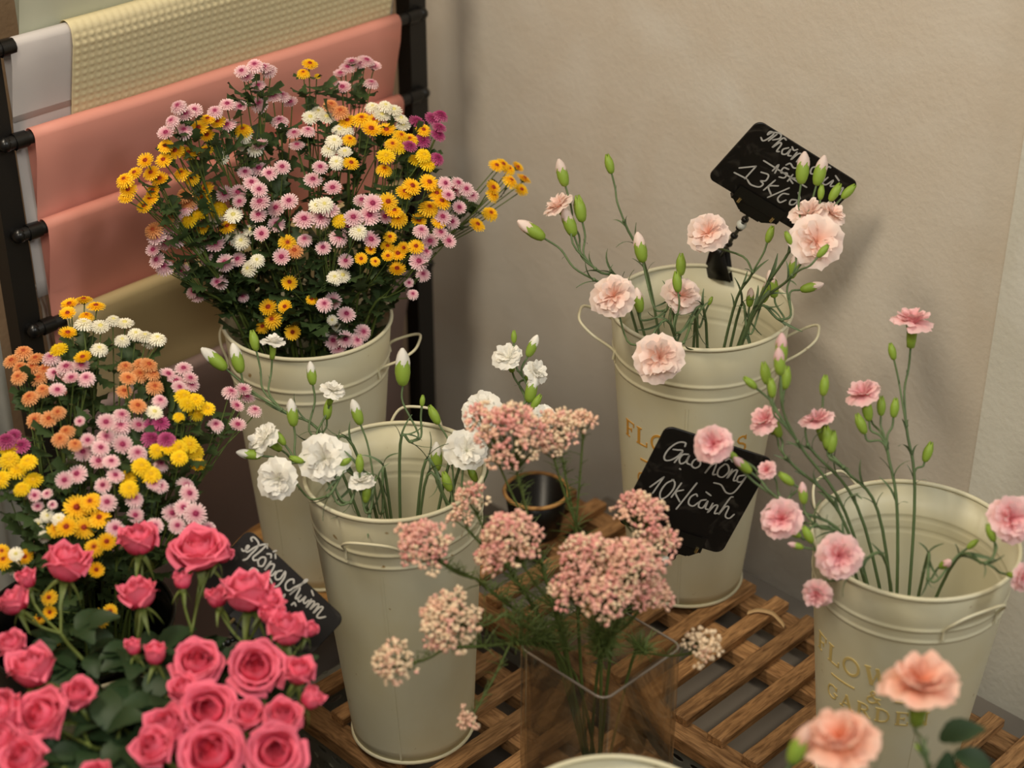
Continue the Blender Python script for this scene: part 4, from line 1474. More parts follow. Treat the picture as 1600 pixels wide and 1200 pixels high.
gD = 'pink carnations in the right bucket'
D_SPRAYS = [
    ('tallest pink carnation of the right bucket, bloom above a closed bud', (1416, 665, 2.04), [('b', 1427, 500, 72, (0.0, 0.95, 0.42)), ('g', 1394, 549, 30, (-0.25, 0.97)), ('g', 1450, 706, 36, (0.3, 0.95))]),
    ('pink carnation stem with a row of green buds in the middle of the right bucket', (1386, 700, 2.0), [('b', 1348, 613, 64, (-0.35, 0.85, 0.4)), ('g', 1355, 640, 40, (-0.2, 0.97)), ('g', 1377, 634, 34, (0, 1)), ('g', 1398, 637, 34, (0.1, 1)), ('g', 1345, 662, 38, (-0.4, 0.9))]),
    ('pink carnation bloom on a slanting stem left of the row of buds', (1318, 730, 1.98), [('b', 1277, 655, 60, (-0.3, 0.85, 0.4)), ('g', 1292, 683, 42, (-0.1, 1)), ('g', 1300, 690, 40, (0.1, 1))]),
    ('single green bud on a thin stem above the slanting pink bloom', (1262, 695, 1.98), [('g', 1288, 602, 36, (0.1, 1))]),
    ('cluster of green and pink tipped buds at the upper left of the right bucket', (1246, 690, 1.96), [('w', 1221, 548, 44, (0.0, 1)), ('w', 1218, 568, 40, (-0.1, 1), -0.03), ('g', 1196, 583, 40, (-0.2, 0.98)), ('g', 1228, 590, 40, (0.1, 1)), ('g', 1172, 598, 30, (-0.7, 0.6)), ('g', 1206, 606, 34, (-0.1, 1), -0.02)]),
    ('pink carnation below the bud cluster, facing left', (1228, 715, 1.97), [('b', 1194, 655, 56, (-0.5, 0.6, 0.6)), ('g', 1213, 668, 36, (-0.4, 0.9))]),
    ('pink carnation in front of the lower chalk sign, with small buds', (1232, 790, 1.93), [('b', 1114, 693, 68, (-0.35, 0.2, 0.95), -0.03), ('w', 1162, 728, 34, (-0.7, 0.6)), ('b', 1197, 733, 36, (-0.5, 0.5, 0.7)), ('g', 1228, 748, 34, (-0.7, 0.55)), ('g', 1142, 710, 26, (-0.7, 0.4))]),
    ('pale pink carnation at the left of the right bucket, over the wall', (1275, 820, 1.92), [('b', 1220, 810, 72, (-0.3, 0.2, 0.95)), ('w', 1255, 773, 32, (-0.1, 0.95)), ('g', 1240, 832, 30, (-0.5, 0.3))]),
    ('pale pink carnation facing the camera at the left rim of the right bucket', (1325, 900, 1.90), [('b', 1311, 868, 78, (-0.1, 0.15, 1), -0.02), ('b', 1276, 929, 52, (-0.35, -0.35, 0.85)), ('w', 1245, 853, 24, (-0.7, 0.2)), ('g', 1262, 835, 34, (-0.4, 0.7))]),
    ('pink carnation cut by the right picture edge', (1540, 880, 1.88), [('b', 1582, 810, 84, (0.1, 0.2, 1)), ('g', 1548, 832, 34, (-0.3, 0.7)), ('b', 1600, 903, 48, (0.6, -0.1, 0.8))]),
    ('leaning stem with a small pink bud inside the right of the right bucket', (1450, 905, 1.92), [('w', 1476, 882, 30, (0.3, 0.4, 0.9)), ('g', 1520, 850, 24, (0.7, 0.6))]),
]
for lb, fk, its in D_SPRAYS:
    carn_spray('D', lb, gD, 'P', fk, its)

gH = 'peach carnations at the bottom right'
H1 = carn_spray('H', 'large peach carnation in front of the lettered right bucket', gH, 'O', (1447, 1175, 1.60), [('b', 1440, 1066, 132, (-0.02, 0.92, 0.55)), ('g', 1434, 1168, 16, (-0.5, 0.8))], thick=0.0026, nleaf=2)
carn_spray('H', 'peach carnation at the bottom edge beside a white tipped bud', gH, 'O', (1370, 1235, 1.56), [('b', 1312, 1152, 132, (-0.3, 0.75, 0.55)), ('w', 1247, 1168, 62, (0.35, 0.9))], thick=0.0026, nleaf=2)

# ------------------------------------------------------------------ roses
def rose_petal(kind, seed):
    rs = random.Random(seed)
    prof = {0: [(0.10, 0.0), (0.34, 0.16), (0.46, 0.42), (0.44, 0.70), (0.36, 0.90)],
            1: [(0.12, -0.02), (0.46, 0.12), (0.62, 0.40), (0.64, 0.68), (0.66, 0.84), (0.76, 0.90)],
            2: [(0.14, -0.05), (0.58, 0.04), (0.80, 0.28), (0.88, 0.52), (0.98, 0.66), (1.12, 0.66)]}[kind]
    wid = (1.25, 1.05, 0.92)[kind]
    q = MB()
    rows = []
    ph = rs.uniform(0, 6)
    ns = len(prof)
    nt_ = 11
    fine = []
    for i in range(ns - 1):
        for k in range(2):
            t = k / 2
            fine.append((prof[i][0] * (1 - t) + prof[i + 1][0] * t, prof[i][1] * (1 - t) + prof[i + 1][1] * t))
    fine.append(prof[-1])
    for i, (r, z) in enumerate(fine):
        s = i / (len(fine) - 1)
        row = []
        for j in range(nt_):
            t = -1 + 2 * j / (nt_ - 1)
            ang = wid * t * (0.35 + 0.65 * min(1, s * 1.6)) * (1 - 0.12 * s ** 6)
            drop = 0.30 * s * s * abs(t) ** 2.4
            point = 0.07 * s ** 4 * max(0, 1 - 4 * abs(t))
            rr = r * (1 + 0.035 * math.sin(5 * t + ph) * s) - 0.06 * abs(t) * s * (kind == 0) + 0.05 * (abs(t) ** 3) * s * (kind == 2)
            row.append(Vector((rr * math.cos(ang), rr * math.sin(ang), z - drop + point + 0.025 * s * math.sin(7 * t + ph))))
        rows.append(row)
    q.grid(rows)
    return q


def rose_core(seed):
    """tight spiral heart"""
    rs = random.Random(seed)
    q = MB()
    turns, n = 3.6, 84
    rows = []
    for lv in range(5):
        s = lv / 4
        row = []
        for i in range(n + 1):
            u = i / n
            a = 2 * math.pi * turns * u
            r = (0.03 + 0.36 * u) * (0.55 + 0.45 * math.sin(math.pi * (0.15 + 0.7 * s)))
            z = 0.08 + s * (0.88 - 0.06 * u) + 0.03 * math.sin(3 * a + seed) * s
            row.append(Vector((r * math.cos(a), r * math.sin(a), z)))
        rows.append(row)
    q.grid(rows)
    q.lathe([(0.0, 0.0), (0.3, 0.1), (0.36, 0.3), (0.2, 0.55), (0, 0.6)], 12)
    return q


R_CORE = [rose_core(s).mesh('rose_heart', PET_R) for s in (1, 2)]
R_PET = {k: [rose_petal(k, s).mesh('rose_petal', PET_R) for s in (1, 2, 3)] for k in (0, 1, 2)}
q = MB()
rows = []
for i in range(6):
    s = i / 5
    w = 0.13 * (1 - s) ** 0.8 + 0.004
    rows.append([Vector((0.12 + 0.62 * s, y, -0.08 - 0.05 * s - 0.35 * s * s + 0.05 * abs(y) * 8)) for y in (w, 0, -w)])
q.grid(rows)
SEPAL = q.mesh('rose_sepal', G_RSTEM)


def rose_leaf_mesh(seed):
    rs = random.Random(seed)
    q = MB()
    n = 13
    A_, B_, C_, D_, E_ = [], [], [], [], []
    for i in range(n):
        s = i / (n - 1)
        w = 0.32 * math.sin(math.pi * (0.03 + 0.94 * s) ** 0.85) + (0.015 if i % 2 else -0.008) * (0 < i < n - 1)
        w = max(w, 0.006)
        z = 0.10 * math.sin(math.pi * s) - 0.12 * s * s
        for lst, k, dz in ((A_, 1, 0.06), (B_, 0.5, 0.035), (C_, 0, 0), (D_, -0.5, 0.035), (E_, -1, 0.06)):
            lst.append(Vector((s, k * w, z + dz * abs(k) * math.sin(math.pi * s) + 0.01 * math.sin(9 * s + seed) * abs(k))))
    q.grid([A_, B_, C_, D_, E_])
    return q


R_LEAF = [rose_leaf_mesh(k).mesh('rose_leaf', G_ROSE) for k in range(3)]


def rose_head(t, base, p, n, R, style):
    """style 2 open, 1 half open, 0 bud"""
    sx = {2: 1.0, 1: 0.90, 0: 0.88}[style]
    M = TRS(p - base - n * R * 0.45, frame(n, rnd(0, 6)), (R * sx, R * sx, R * (1.0 if style == 2 else 1.12)))
    bl = put('blossom', random.choice(R_CORE), t, M)
    a0 = rnd(0, 6)

    def ring(kind, cnt, sc, op):
        for k in range(cnt):
            put('petal', random.choice(R_PET[kind]), bl, Matrix.Rotation(a0 + k * 2 * math.pi / cnt + rnd(-0.15, 0.15), 4, 'Z') @ Matrix.Rotation(rnd(-0.1, 0.1) + op, 4, 'Y') @ Matrix.Diagonal((sc * rnd(0.95, 1.05),) * 3 + (1,)))
    ring(0, 4, 1.0, 0)
    a0 += 0.6
    ring(0, 4, 1.12, 0.04)
    a0 += 0.5
    ring(1, 5, 1.0, 0.0 if style else -0.08)
    if style >= 1:
        a0 += 0.5
        ring(1, 4, 1.14, 0.10)
    if style >= 2:
        a0 += 0.4
        ring(2, 4, 0.88, -0.12)
        a0 += 0.6
        ring(2, 3, 0.98, 0.04)
    elif style == 1:
        a0 += 0.4
        ring(2, 3, 0.90, -0.10)
    for k in range(5):
        put('sepal', SEPAL, bl, Matrix.Rotation(k * 1.2566, 4, 'Z') @ Matrix.Rotation(rnd(0.0, 0.6), 4, 'Y') @ Matrix.Diagonal((1.5, 1.4, 1.4, 1)))
    return p - n * R * 0.52


def rose_spray(label, items, fork, nleaf=6):
    fk = at(*fork)
    base, mouth = in_bucket('F', fk)
    path = smooth_path([base, mouth, fk], 6)
    t = thing('rose_stem', label, 'flower', base, 'pink spray roses at the bottom left')
    q = MB()
    q.tube([v - base for v in path], [0.0026 - 0.0006 * i / len(path) for i in range(len(path))], 7)
    for x, y, d, style, face in items:
        z = 1.90 - (y - 850) * 0.0006 + (0.012 if style == 0 else 0)
        p = at(x, y, z)
        n = cdir(*face)
        end = rose_head(t, base, p, n, d * (0.92 if style == 2 else 1.0) * z / F_PX / 2, style)
        st = fk if (end - fk).length > 0.02 else path[-4]
        l_ = (end - st).length
        pp = smooth_path([st, st.lerp(end - n * l_ * 0.3, 0.6), end - n * l_ * 0.15, end], 4)
        q.tube([v - base for v in pp], 0.0016, 6)
        q.blob(TRS(end - base - n * 0.001, frame(n), (0.0042, 0.0042, 0.006)), 8, 4)
    put('stem', q.mesh('rose_stem_mesh', G_RSTEM), t)
    for k in range(nleaf):
        i = random.randrange(7, len(path))
        a = path[i]
        d = (Vector((rnd(-1, 1), rnd(-1, 1), rnd(-0.3, 0.5)))).normalized()
        side = d.cross(Vector((0, 0, 1))).normalized()
        L0 = rnd(0.034, 0.05)
        for j, (along, ang) in enumerate(((1.0, 0), (0.62, 0.9), (0.62, -0.9))):
            dd = (d * math.cos(ang) + side * math.sin(ang)).normalized()
            put('leaf', random.choice(R_LEAF), t, TRS(a - base + d * L0 * along * 0.75, frame(Vector((0, 0, 1)) - dd * dd.z + Vector((rnd(-0.4, 0.4), rnd(-0.4, 0.4), 0)), 0, hint=dd), L0 * rnd(0.85, 1.1)))
    return t


rose_spray('pink rose stem at the upper left, two roses and a wide side facing one', [(105, 884, 86, 1, (0.25, 0.9, 0.25)), (42, 908, 52, 0, (-0.1, 0.9, 0.3)), (24, 942, 62, 1, (-0.4, 0.8, 0.3))], (95, 990, 1.86))
rose_spray('pink rose stem with the topmost rose among the left mums', [(217, 848, 74, 1, (-0.05, 0.95, 0.35)), (217, 932, 72, 1, (-0.15, 0.92, 0.35))], (215, 1000, 1.88))
rose_spray('pink rose stem with a wide open rose left of the chalk sign', [(311, 862, 98, 2, (0.05, 0.85, 0.55)), (285, 910, 46, 0, (0.0, 1, 0.1)), (345, 868, 50, 0, (0.6, 0.75, 0.2))], (300, 985, 1.88))
rose_spray('pink roses covering the lower edge of the left chalk sign', [(340, 937, 54, 0, (-0.2, 0.95, 0.2)), (388, 930, 92, 1, (0.0, 0.97, 0.25)), (418, 942, 56, 1, (0.4, 0.85, 0.3))], (385, 1010, 1.86))
rose_spray('pink roses at the right beside the white carnation bucket', [(447, 988, 74, 1, (0.1, 0.93, 0.35)), (483, 986, 40, 0, (0.5, 0.8, 0.3)), (428, 965, 50, 1, (-0.2, 0.95, 0.3))], (430, 1060, 1.82))
rose_spray('pink roses at the left edge, one cupped and seen from the side', [(18, 1010, 56, 1, (-0.2, 0.8, 0.5)), (52, 1050, 92, 1, (-0.15, 0.85, 0.4)), (8, 1118, 92, 1, (-0.5, 0.6, 0.6))], (80, 1140, 1.76))
rose_spray('pair of pink roses low at the left, one with pointed petals', [(122, 1090, 66, 1, (0.2, 0.8, 0.55)), (68, 1122, 96, 2, (-0.35, 0.55, 0.75))], (140, 1165, 1.74))
rose_spray('pink rose bud and open rose in the middle of the roses', [(243, 1025, 58, 0, (0.05, 0.95, 0.3)), (209, 1014, 44, 0, (-0.2, 0.9, 0.3)), (308, 1038, 84, 2, (0.15, 0.6, 0.8))], (260, 1090, 1.80))
rose_spray('open pink rose and round bud at the right end of the roses', [(400, 1046, 92, 2, (0.1, 0.45, 0.9)), (467, 1052, 60, 1, (0.15, 0.85, 0.5)), (484, 1094, 58, 0, (0.6, 0.75, 0.2))], (420, 1120, 1.78))
rose_spray('full pink rosette surrounded by smaller roses near the bottom', [(288, 1080, 56, 1, (-0.2, 0.8, 0.55)), (326, 1110, 94, 2, (0.0, 0.4, 0.95)), (388, 1120, 62, 1, (0.1, 0.75, 0.65)), (262, 1140, 80, 1, (-0.35, 0.65, 0.65))], (320, 1180, 1.74))
rose_spray('pink roses cut by the bottom picture edge', [(333, 1180, 112, 2, (-0.05, 0.5, 0.85)), (441, 1124, 72, 1, (0.15, 0.7, 0.7)), (430, 1176, 96, 2, (0.1, 0.4, 0.9)), (245, 1172, 80, 1, (-0.3, 0.6, 0.7))], (360, 1235, 1.70))
rose_spray('leafy rose stem low in the middle with dark oval leaves', [(150, 1215, 60, 1, (0, 0.8, 0.5))], (190, 1130, 1.76), nleaf=10)
rose_spray('pink roses at the very bottom left corner', [(40, 1190, 84, 1, (-0.2, 0.6, 0.7)), (5, 1160, 70, 1, (-0.4, 0.6, 0.7))], (100, 1200, 1.72), nleaf=7)


# ------------------------------------------------------------------ rice flowers in the glass vase
def rice_stem(label, heads, fork, mixc, nfeather=120):
    fk = at(*fork)
    b = BUCKETS['V']
    base, mouth = in_bucket('V', fk)
    path = smooth_path([base, mouth, fk], 8)
    t = thing('rice_flower_stem', label, 'flower', base, 'pink rice flowers in the glass vase')
    q = MB()
    q.tube([v - base for v in path], 0.0019, 6)
    fol = MB()
    for (x, y, z, r, flat) in heads:
        p = at(x, y, z)
        R = r * z / F_PX
        n = ((p - fk).normalized() + Vector((0, 0, 0.5)) + (CAM - p).normalized() * 0.4).normalized()
        Rm = frame(n, rnd(0, 6))
        hb = MB()
        nb = int(max(28, min(620, 520 * (r / 55.0) ** 2)))
        root = p - n * R * 1.0
        q.tube([v - base for v in smooth_path([fk, fk.lerp(root, 0.5) + Vector((0, 0, -0.004)), root], 4)], 0.0013, 5)
        nbr = max(4, nb // 14)
        tips = []
        for k in range(nbr):                       # little clusters make the lumpy outline
            a = 2.39996 * k + rnd(-0.2, 0.2)
            s = math.sqrt((k + 0.5) / nbr)
            c = Vector((R * 0.86 * s * math.cos(a), R * 0.86 * s * math.sin(a), R * min(1.0, flat * 1.5) * (1 - s * s) + rnd(-0.15, 0.10) * R))
            tips.append(c)
            q.tube([root - base, root.lerp(p + Rm @ c, 0.55) - base, p + Rm @ c * 0.97 - base], 0.0007, 4, cap=False)
            cm = random.choices(range(4), weights=mixc)[0]
            for j in range(14):
                d = Vector((rnd(-1, 1), rnd(-1, 1), rnd(-0.5, 1))).normalized()
                pp = p + Rm @ (c + d * (0.0062 + 0.0018 * random.random()))
                s_ = rnd(0.0015, 0.0023)
                hb.blob(TRS(pp - base, frame(Rm @ d), (s_, s_, s_ * 1.25)), 5, 3, mi=cm if random.random() < 0.7 else random.choices(range(4), weights=mixc)[0])
        o = put('blossom_head', hb.mesh('rice_flower_head', RICE), t, kind='stuff')
        for k in range(int(26 * max(1, r / 30))):
            c = root.lerp(fk, random.random() ** 1.4 * 0.9)
            d = Vector((rnd(-1, 1), rnd(-1, 1), rnd(-0.2, 0.9))).normalized()
            e = c + d * rnd(0.006, 0.018)
            fol.tube([c - base, c.lerp(e, 0.5) - base + Vector((0, 0, 0.001)), e - base], [0.0006, 0.0005, 0.0002], 3, cap=False)
    put('stem', q.mesh('rice_flower_stem_mesh', G_RICE), t)
    for k in range(nfeather):
        i = rnd(9, len(path) - 1.01)
        c = path[int(i)].lerp(path[int(i) + 1], i % 1)
        d = Vector((rnd(-1, 1), rnd(-1, 1), rnd(-0.1, 0.9))).normalized()
        e = c + d * rnd(0.010, 0.030)
        fol.tube([c - base, c.lerp(e, 0.5) - base + Vector((0, 0, 0.002)), e - base], [0.0007, 0.0006, 0.0002], 3, cap=False)
    put('needle_leaves', fol.mesh('rice_flower_needles', G_RICE, False), t, kind='stuff')


PK, PALE, WHT = (5, 4, 2, 3), (1, 4, 4, 0), (0, 1, 6, 0)
rice_stem('highest pink rice flower head in front of the white carnations', [(800, 690, 1.88, 62, 0.6), (752, 655, 1.90, 26, 0.5)], (838, 850, 1.93), PK)
rice_stem('pale rice flower head with green stalks right of the highest one', [(872, 672, 1.9, 40, 0.4), (912, 660, 1.9, 22, 0.4), (862, 700, 1.9, 24, 0.4)], (900, 820, 1.94), PALE, 200)
rice_stem('pink rice flowers hanging over the front of the white carnation bucket', [(668, 856, 1.84, 46, 0.5), (640, 840, 1.85, 20, 0.5)], (745, 905, 1.89), PK)
rice_stem('slim upright rice flower head at the rim of the white carnation bucket', [(738, 785, 1.92, 26, 0.9), (722, 815, 1.92, 18, 0.6)], (790, 880, 1.93), (3, 5, 2, 1))
rice_stem('blush rice flower head low against the white carnation bucket', [(706, 973, 1.82, 54, 0.55)], (790, 960, 1.88), PALE)
rice_stem('farthest left rice flower head, tan, low on the white carnation bucket', [(620, 1035, 1.80, 36, 0.7)], (700, 1010, 1.86), PALE, 60)
rice_stem('pink rice flower head left of the middle, below the highest one', [(802, 848, 1.84, 52, 0.6), (770, 875, 1.85, 26, 0.5)], (868, 950, 1.9), PK)
rice_stem('big pink rice flower head in the middle, upper part by the chalk sign', [(1000, 808, 1.88, 46, 0.5), (1030, 850, 1.88, 34, 0.5)], (965, 960, 1.93), PK)
rice_stem('big pink rice flower head in the middle, left part', [(920, 880, 1.83, 50, 0.6), (890, 925, 1.83, 32, 0.5)], (935, 980, 1.9), PK, 160)
rice_stem('big pink rice flower head in the middle, lower right part', [(985, 890, 1.82, 54, 0.6), (945, 935, 1.80, 38, 0.5), (1015, 930, 1.84, 34, 0.5)], (955, 995, 1.9), PK, 160)
rice_stem('small white rice flower head leaning right over the slats', [(1096, 1012, 1.86, 30, 0.4)], (1010, 1020, 1.93), WHT, 90)
rice_stem('tiny rice flower tuft low beside the foot of the white carnation bucket', [(733, 1122, 1.88, 15, 0.5)], (800, 1000, 1.90), PALE, 140)


# ------------------------------------------------------------------ chalk signs
def sign(label, corners, depth, phi, strokes, crop, sw, arm):
    """corners: px of top-left, top-right, lower-left; strokes: crop-space polylines traced on the board"""
    (x0, y0), (x1, y1), (x2, y2) = corners
    cx, cy = (x1 + x2) / 2, (y1 + y2) / 2
    p0 = at(cx, cy, depth)
    n = (-CF * math.cos(phi) - CU * math.sin(phi)).normalized()
    a, b_, c = (at_plane(x, y, p0, n) for x, y in corners)
    ex = (b_ - a).normalized()
    ey = (a - c)
    w, h = (b_ - a).length, ey.length
    ey = n.cross(ex)
    ctr = (b_ + c) / 2
    M = Matrix.Translation(ctr) @ Matrix((ex, ey, n)).transposed().to_4x4()
    Mi = M.inverted()
    t = thing('price_sign', label, 'sign', group='clip-on chalk price signs', M=M)
    q = MB()
    r = 0.010

    def ring(ins, z):
        pts = []
        for k, (sx, sy) in enumerate(((1, 1), (-1, 1), (-1, -1), (1, -1))):
            for j in range(6):
                an = math.pi / 2 * k + math.pi / 2 * j / 5
                pts.append(Vector((sx * (w / 2 - r) + (r - ins) * math.cos(an), sy * (h / 2 - r) + (r - ins) * math.sin(an), z)))
        return pts
    rows = [ring(0.0006, -0.003), ring(0, -0.0025), ring(0, -0.0005), ring(0.0006, 0)]
    q.grid(rows, closed=True)
    q.poly(rows[-1])
    q.poly(list(reversed(rows[0])))
    put('board', q.mesh('sign_board', m_board, False), t)
    ox, oy, k = crop
    q = MB()
    for st in strokes:
        pts = []
        for u, v in st:
            pl = Mi @ at_plane(ox + u * k, oy + v * k, p0, n)
            pts.append((pl.x, pl.y))
        if len(pts) > 2:
            sm = smooth_path([Vector((x, y, 0)) for x, y in pts], 5)
            pts = [(v.x, v.y) for v in sm]
        q.grid([[Vector((x, y, 0.0006)) for x, y in pr] for pr in ribbon(pts, sw)])
        for e in (pts[0], pts[-1]):
            q.poly([Vector((e[0] + sw / 2 * math.cos(i * math.pi / 4), e[1] + sw / 2 * math.sin(i * math.pi / 4), 0.0006)) for i in range(8)])
    put('lettering', q.mesh('sign_lettering', m_chalk, False), t, label='white handwritten lettering')
    # clip on the lower edge, jointed arm, second clip on the rim
    cx_, cl = arm['at'], arm.get('len', 0.046)
    q = MB()
    yb = -h / 2
    for s in (1, -1):
        q.grid([[Vector((cx_ - cl / 2, yb + 0.016, s * 0.0012 + (0.001 if s > 0 else -0.0034))), Vector((cx_ + cl / 2, yb + 0.016, s * 0.0012 + (0.001 if s > 0 else -0.0034)))],
                [Vector((cx_ - cl / 2, yb - 0.002, s * 0.005)), Vector((cx_ + cl / 2, yb - 0.002, s * 0.005))],
                [Vector((cx_ - cl / 4, yb - 0.012, s * 0.006)), Vector((cx_ + cl / 4, yb - 0.012, s * 0.006))]])
    q.box((cx_ - cl / 2, yb - 0.004, -0.005), (cx_ + cl / 2, yb + 0.001, 0.005))
    q.box((cx_ - cl / 5, yb - 0.014, -0.005), (cx_ + cl / 5, yb - 0.004, 0.005))
    cp = put('clip', q.mesh('sign_clip', m_plastic, False), t, label='black spring clip')
    for s in (-1, 1):
        q = MB(); q.tube([(cx_ + s * cl * 0.36, yb - 0.004, 0.0058), (cx_ + s * cl * 0.36, yb + 0.003, 0.0058)], 0.0022, 8)
        put('pin', q.mesh('sign_pin', m_brass), cp)
    tgt = arm['to']
    g = Vector((cx_, yb - 0.014, 0))
    e = Mi @ tgt
    q = MB()
    nb = 4
    for i in range(nb):
        pnt = g.lerp(e, (i + 0.6) / (nb + 1.6))
        q.blob(TRS(pnt, Matrix.Identity(3), 0.0052), 10, 6)
    q.tube([g, e], 0.0026, 8)
    put('joint_arm', q.mesh('sign_joint_arm', m_plastic), t)
    q = MB(); q.blob(TRS(g.lerp(e, 0.22), Matrix.Identity(3), 0.0068), 12, 8)
    put('joint_ball', q.mesh('sign_joint_ball', m_ball), t, label='pale round joint')
    dn = ((M.to_3x3().inverted()) @ (arm.get('down', Vector((0, 0, -1))))).normalized()
    F3 = frame(dn, arm.get('spin', 0.0))
    q = MB()
    for s in (1, -1):
        rows = []
        for zz, ww, oo in ((-0.020, 0.008, 0.007), (-0.008, 0.012, 0.007), (0.008, 0.016, 0.006), (0.028, 0.021, 0.0024)):
            rows.append([e + F3 @ Vector((s * oo, -ww, zz)), e + F3 @ Vector((s * (oo + 0.002), 0, zz)), e + F3 @ Vector((s * oo, ww, zz))])
        q.grid(rows)
    q.tube([e + F3 @ Vector((0, -0.009, 0)), e + F3 @ Vector((0, 0.009, 0))], 0.004, 8)
    o = put('rim_clip', q.mesh('sign_rim_clip', m_plastic), t, label='black spring clip gripping the rim')
    o.modifiers.new('thickness', 'SOLIDIFY').thickness = 0.0015
    return t


S1 = [[(635, 295), (650, 318), (690, 300), (728, 265), (700, 252), (682, 275), (720, 258), (775, 268), (770, 300), (720, 312)], [(748, 272), (712, 300), (690, 318)],
      [(815, 312), (790, 300), (715, 366), (768, 332), (780, 345), (748, 390), (765, 395)], [(832, 368), (792, 380), (786, 410), (815, 412), (848, 378), (828, 420), (850, 426)], [(858, 362), (870, 386), (896, 380)],
      [(892, 400), (850, 452), (900, 412), (925, 416), (890, 468)], [(962, 430), (920, 452), (930, 482), (960, 462), (978, 440), (915, 500), (870, 512), (845, 480), (815, 490)],
      [(1040, 500), (1000, 512), (990, 550), (1022, 556)], [(1132, 510), (1110, 508), (1030, 592), (1090, 552), (1078, 612)], [(1112, 580), (1076, 616), (1100, 632), (1152, 600), (1130, 640), (1160, 642)], [(1168, 568), (1192, 602)],
      [(1200, 632), (1168, 682), (1222, 652), (1200, 702), (1252, 672), (1230, 722)],
      [(655, 460), (960, 650)], [(718, 532), (762, 488), (735, 548)], [(832, 522), (798, 510), (778, 545), (822, 550), (802, 582), (765, 576)], [(862, 560), (826, 606)], [(880, 585), (842, 588), (862, 622)],
      [(480, 512), (600, 500)], [(600, 500), (520, 588)], [(445, 545), (530, 588)], [(636, 542), (688, 562), (670, 602), (632, 604)], [(632, 604), (650, 628), (620, 648), (562, 630), (538, 596)],
      [(736, 600), (655, 670)], [(758, 640), (690, 644), (706, 700)], [(836, 655), (684, 722)], [(832, 700), (790, 696), (755, 730), (770, 758), (812, 742)], [(895, 742), (852, 740), (840, 770), (870, 772), (908, 738), (890, 780)], [(902, 688), (916, 732)], [(930, 766), (905, 806), (945, 780), (960, 790), (935, 825)], [(1000, 770), (950, 836), (985, 810), (1000, 822), (985, 850)]]
S2 = [[(575, 246), (578, 216), (520, 214), (450, 260), (408, 322), (416, 358), (460, 356), (512, 328), (552, 290)], [(480, 270), (512, 274), (556, 286), (490, 376)],
      [(602, 310), (560, 312), (530, 350), (540, 386), (580, 370), (612, 318), (590, 376), (622, 396)], [(533, 427), (538, 433)], [(690, 340), (648, 360), (630, 400), (660, 422), (698, 398), (700, 352)],
      [(862, 300), (738, 464), (790, 402), (830, 390), (802, 470), (824, 474)], [(902, 388), (852, 430), (842, 480), (882, 496), (932, 450), (926, 400), (902, 388)], [(905, 362), (940, 345), (962, 372)], [(975, 330), (985, 360)],
      [(960, 432), (918, 506), (966, 450), (1002, 442), (970, 520), (1000, 522)], [(1062, 480), (1012, 490), (1002, 530), (1040, 532), (1078, 484), (1012, 580), (960, 628), (910, 620), (870, 560), (812, 542)],
      [(290, 576), (404, 494)], [(404, 494), (312, 626)], [(482, 518), (420, 550), (374, 620), (380, 672), (432, 650), (482, 590), (492, 540), (470, 516)],
      [(546, 545), (464, 660)], [(562, 600), (500, 622), (532, 696)], [(672, 545), (504, 756)], [(676, 652), (664, 634), (620, 660), (604, 710), (640, 732), (688, 700)],
      [(748, 680), (702, 690), (686, 735), (720, 746), (762, 690), (742, 750), (772, 760)], [(748, 618), (786, 646)], [(802, 710), (760, 786), (812, 730), (842, 730), (816, 790), (842, 790)],
      [(966, 658), (940, 670), (848, 802), (902, 740), (932, 742), (904, 812), (936, 832), (976, 800)]]
S3 = [[(492, 302), (482, 275), (508, 262), (540, 288), (562, 330), (540, 380), (480, 440), (440, 486), (402, 500)], [(386, 386), (402, 406), (436, 388), (462, 358), (444, 350), (430, 384), (444, 416), (520, 368), (590, 342), (640, 338), (652, 374)], [(650, 336), (590, 398), (540, 440), (505, 470), (510, 500), (552, 498)],
      [(560, 548), (556, 508), (588, 474), (628, 474), (632, 512), (602, 562), (562, 560)], [(650, 436), (690, 440), (690, 476)], [(716, 412), (744, 402)], [(736, 440), (738, 480)],
      [(690, 514), (624, 606), (680, 546), (722, 546), (716, 580), (680, 650), (702, 660), (738, 620)], [(802, 610), (760, 620), (734, 660), (746, 702), (790, 690), (838, 618), (830, 680), (770, 760), (720, 772), (682, 700), (640, 664), (600, 660)],
      [(926, 740), (926, 704), (884, 706), (844, 748), (846, 802), (882, 816), (922, 790)], [(922, 790), (1062, 720), (1050, 704), (1000, 760), (884, 862), (970, 790), (990, 802), (946, 890), (962, 900), (1002, 868)], [(1002, 866), (974, 906), (988, 932), (1052, 880), (1030, 924), (1042, 952), (1082, 920)], [(1114, 818), (1132, 868)],
      [(1110, 910), (1058, 992), (1120, 930), (1142, 946), (1098, 1012), (1160, 960), (1186, 970), (1130, 1052), (1200, 990), (1230, 1000), (1170, 1080), (1192, 1102), (1256, 1090)],
      [(546, 632), (552, 610), (502, 584), (468, 612), (492, 642), (528, 664), (516, 712), (470, 722), (424, 680)], [(806, 882), (836, 858), (820, 892)], [(904, 966), (934, 944), (948, 976)]]

backrim = C_RIM + (Vector((C_RIM.x, C_RIM.y, 0)).normalized() * 0.113) + Vector((0, 0, 0.012))
backrim = at_plane(1126, 396, C_RIM + CF * 0.10, CF)
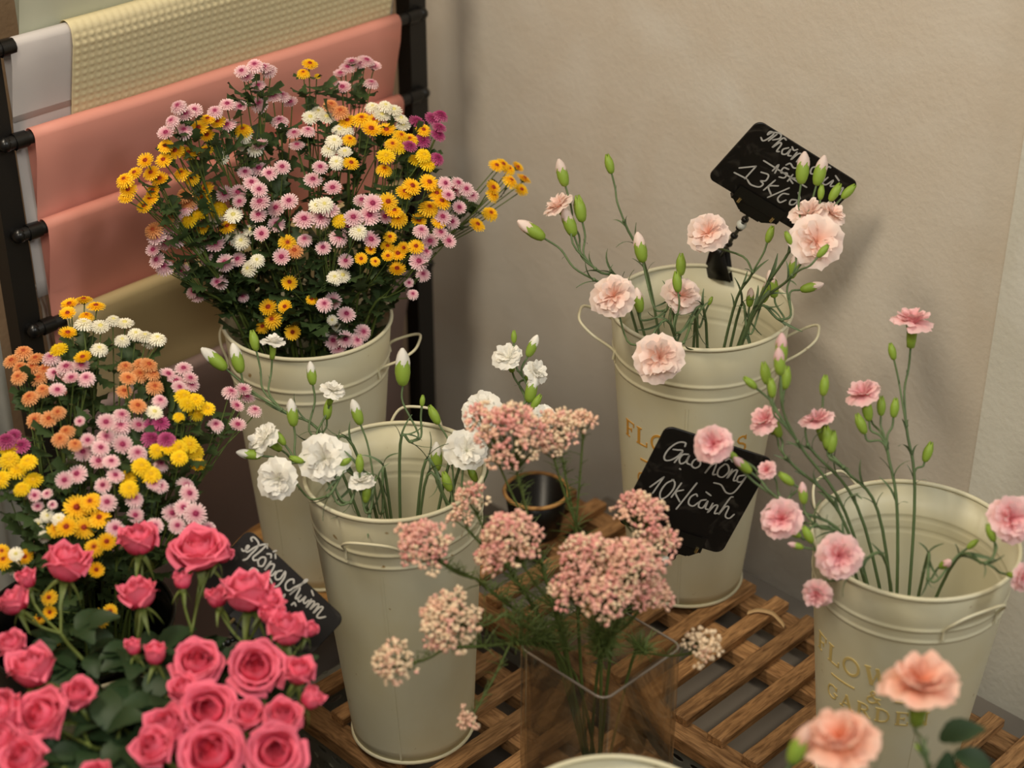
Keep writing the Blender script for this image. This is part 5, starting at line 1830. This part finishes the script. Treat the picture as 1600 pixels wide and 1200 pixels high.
# the point of the back rim below the clip
rd = Vector((backrim.x - C_RIM.x, backrim.y - C_RIM.y, 0)).normalized()
clipC = Vector((C_RIM.x, C_RIM.y, C_RIM.z)) + rd * 0.117 + Vector((0, 0, 0.010))
sign('chalk sign "13k/cành" clipped to the wall bucket, above the blush carnations', [(1188, 190), (1346, 289), (1102, 276)], 2.25, math.radians(40), S1, (1050, 150, 0.21875), 0.0022, dict(at=-0.004, len=0.074, to=clipC, spin=0.6, down=Vector((-0.12, -0.1, -1))))
vr = V_RIM + Vector((0.067, 0.04, 0.012))
sign('chalk sign "Gạo hồng 10k/cành" in front of the lettered wall bucket', [(1037, 664), (1205, 717), (968, 818)], 2.08, math.radians(33), S2, (960, 650, 260 / 1357), 0.0020, dict(at=0.018, to=vr, spin=0.0))
fr = F_RIM + (Vector((0.7, 0.7, 0))).normalized() * 0.110 + Vector((0, 0, 0.010))
sign('chalk sign "Hồng chùm" half hidden behind the pink roses', [(383, 821), (534, 962), (312, 918)], 1.99, 0.0, S3, (320, 800, 0.15), 0.0020, dict(at=0.0, to=fr, spin=0.8))

# dark leaves low on the peach carnation at the bottom right, and a raffia strip left on the slats
for x, y, dx, dy in ((1490, 1150, 0.9, 0.3), (1510, 1185, 0.8, -0.4), (1475, 1190, -0.3, -0.8)):
    d = cdir(dx, dy, 0.1)
    nn = cdir(-dy * 0.3, dx, 0.8)
    put('leaf', R_LEAF[0], H1, TRS(at(x - 25 * dx, y + 20 * dy, 1.60) - H1.location, frame(nn - d * nn.dot(d), 0, hint=d), 0.042))
m_raffia = simple('raffia', lin(196, 164, 120), rough=0.7, var=0.15, scale=60)
q = MB()
pts = [at_height(x, y, SHELF + h) for x, y, h in ((1168, 957, 0.003), (1185, 953, 0.004), (1205, 957, 0.006), (1216, 966, 0.004), (1226, 978, 0.002))]
p0 = pts[0].copy()
sp = smooth_path(pts, 4)
q.grid([[v - p0 + Vector((0.004, 0.002, 0)), v - p0 - Vector((0.004, 0.002, 0))] for v in sp])
o = put('raffia_strip', q.mesh('raffia_strip', m_raffia))
o.location = p0
o.modifiers.new('thickness', 'SOLIDIFY').thickness = 0.0008
tag(o, 'curled strip of raffia lying on the slats left of the right bucket', 'raffia')
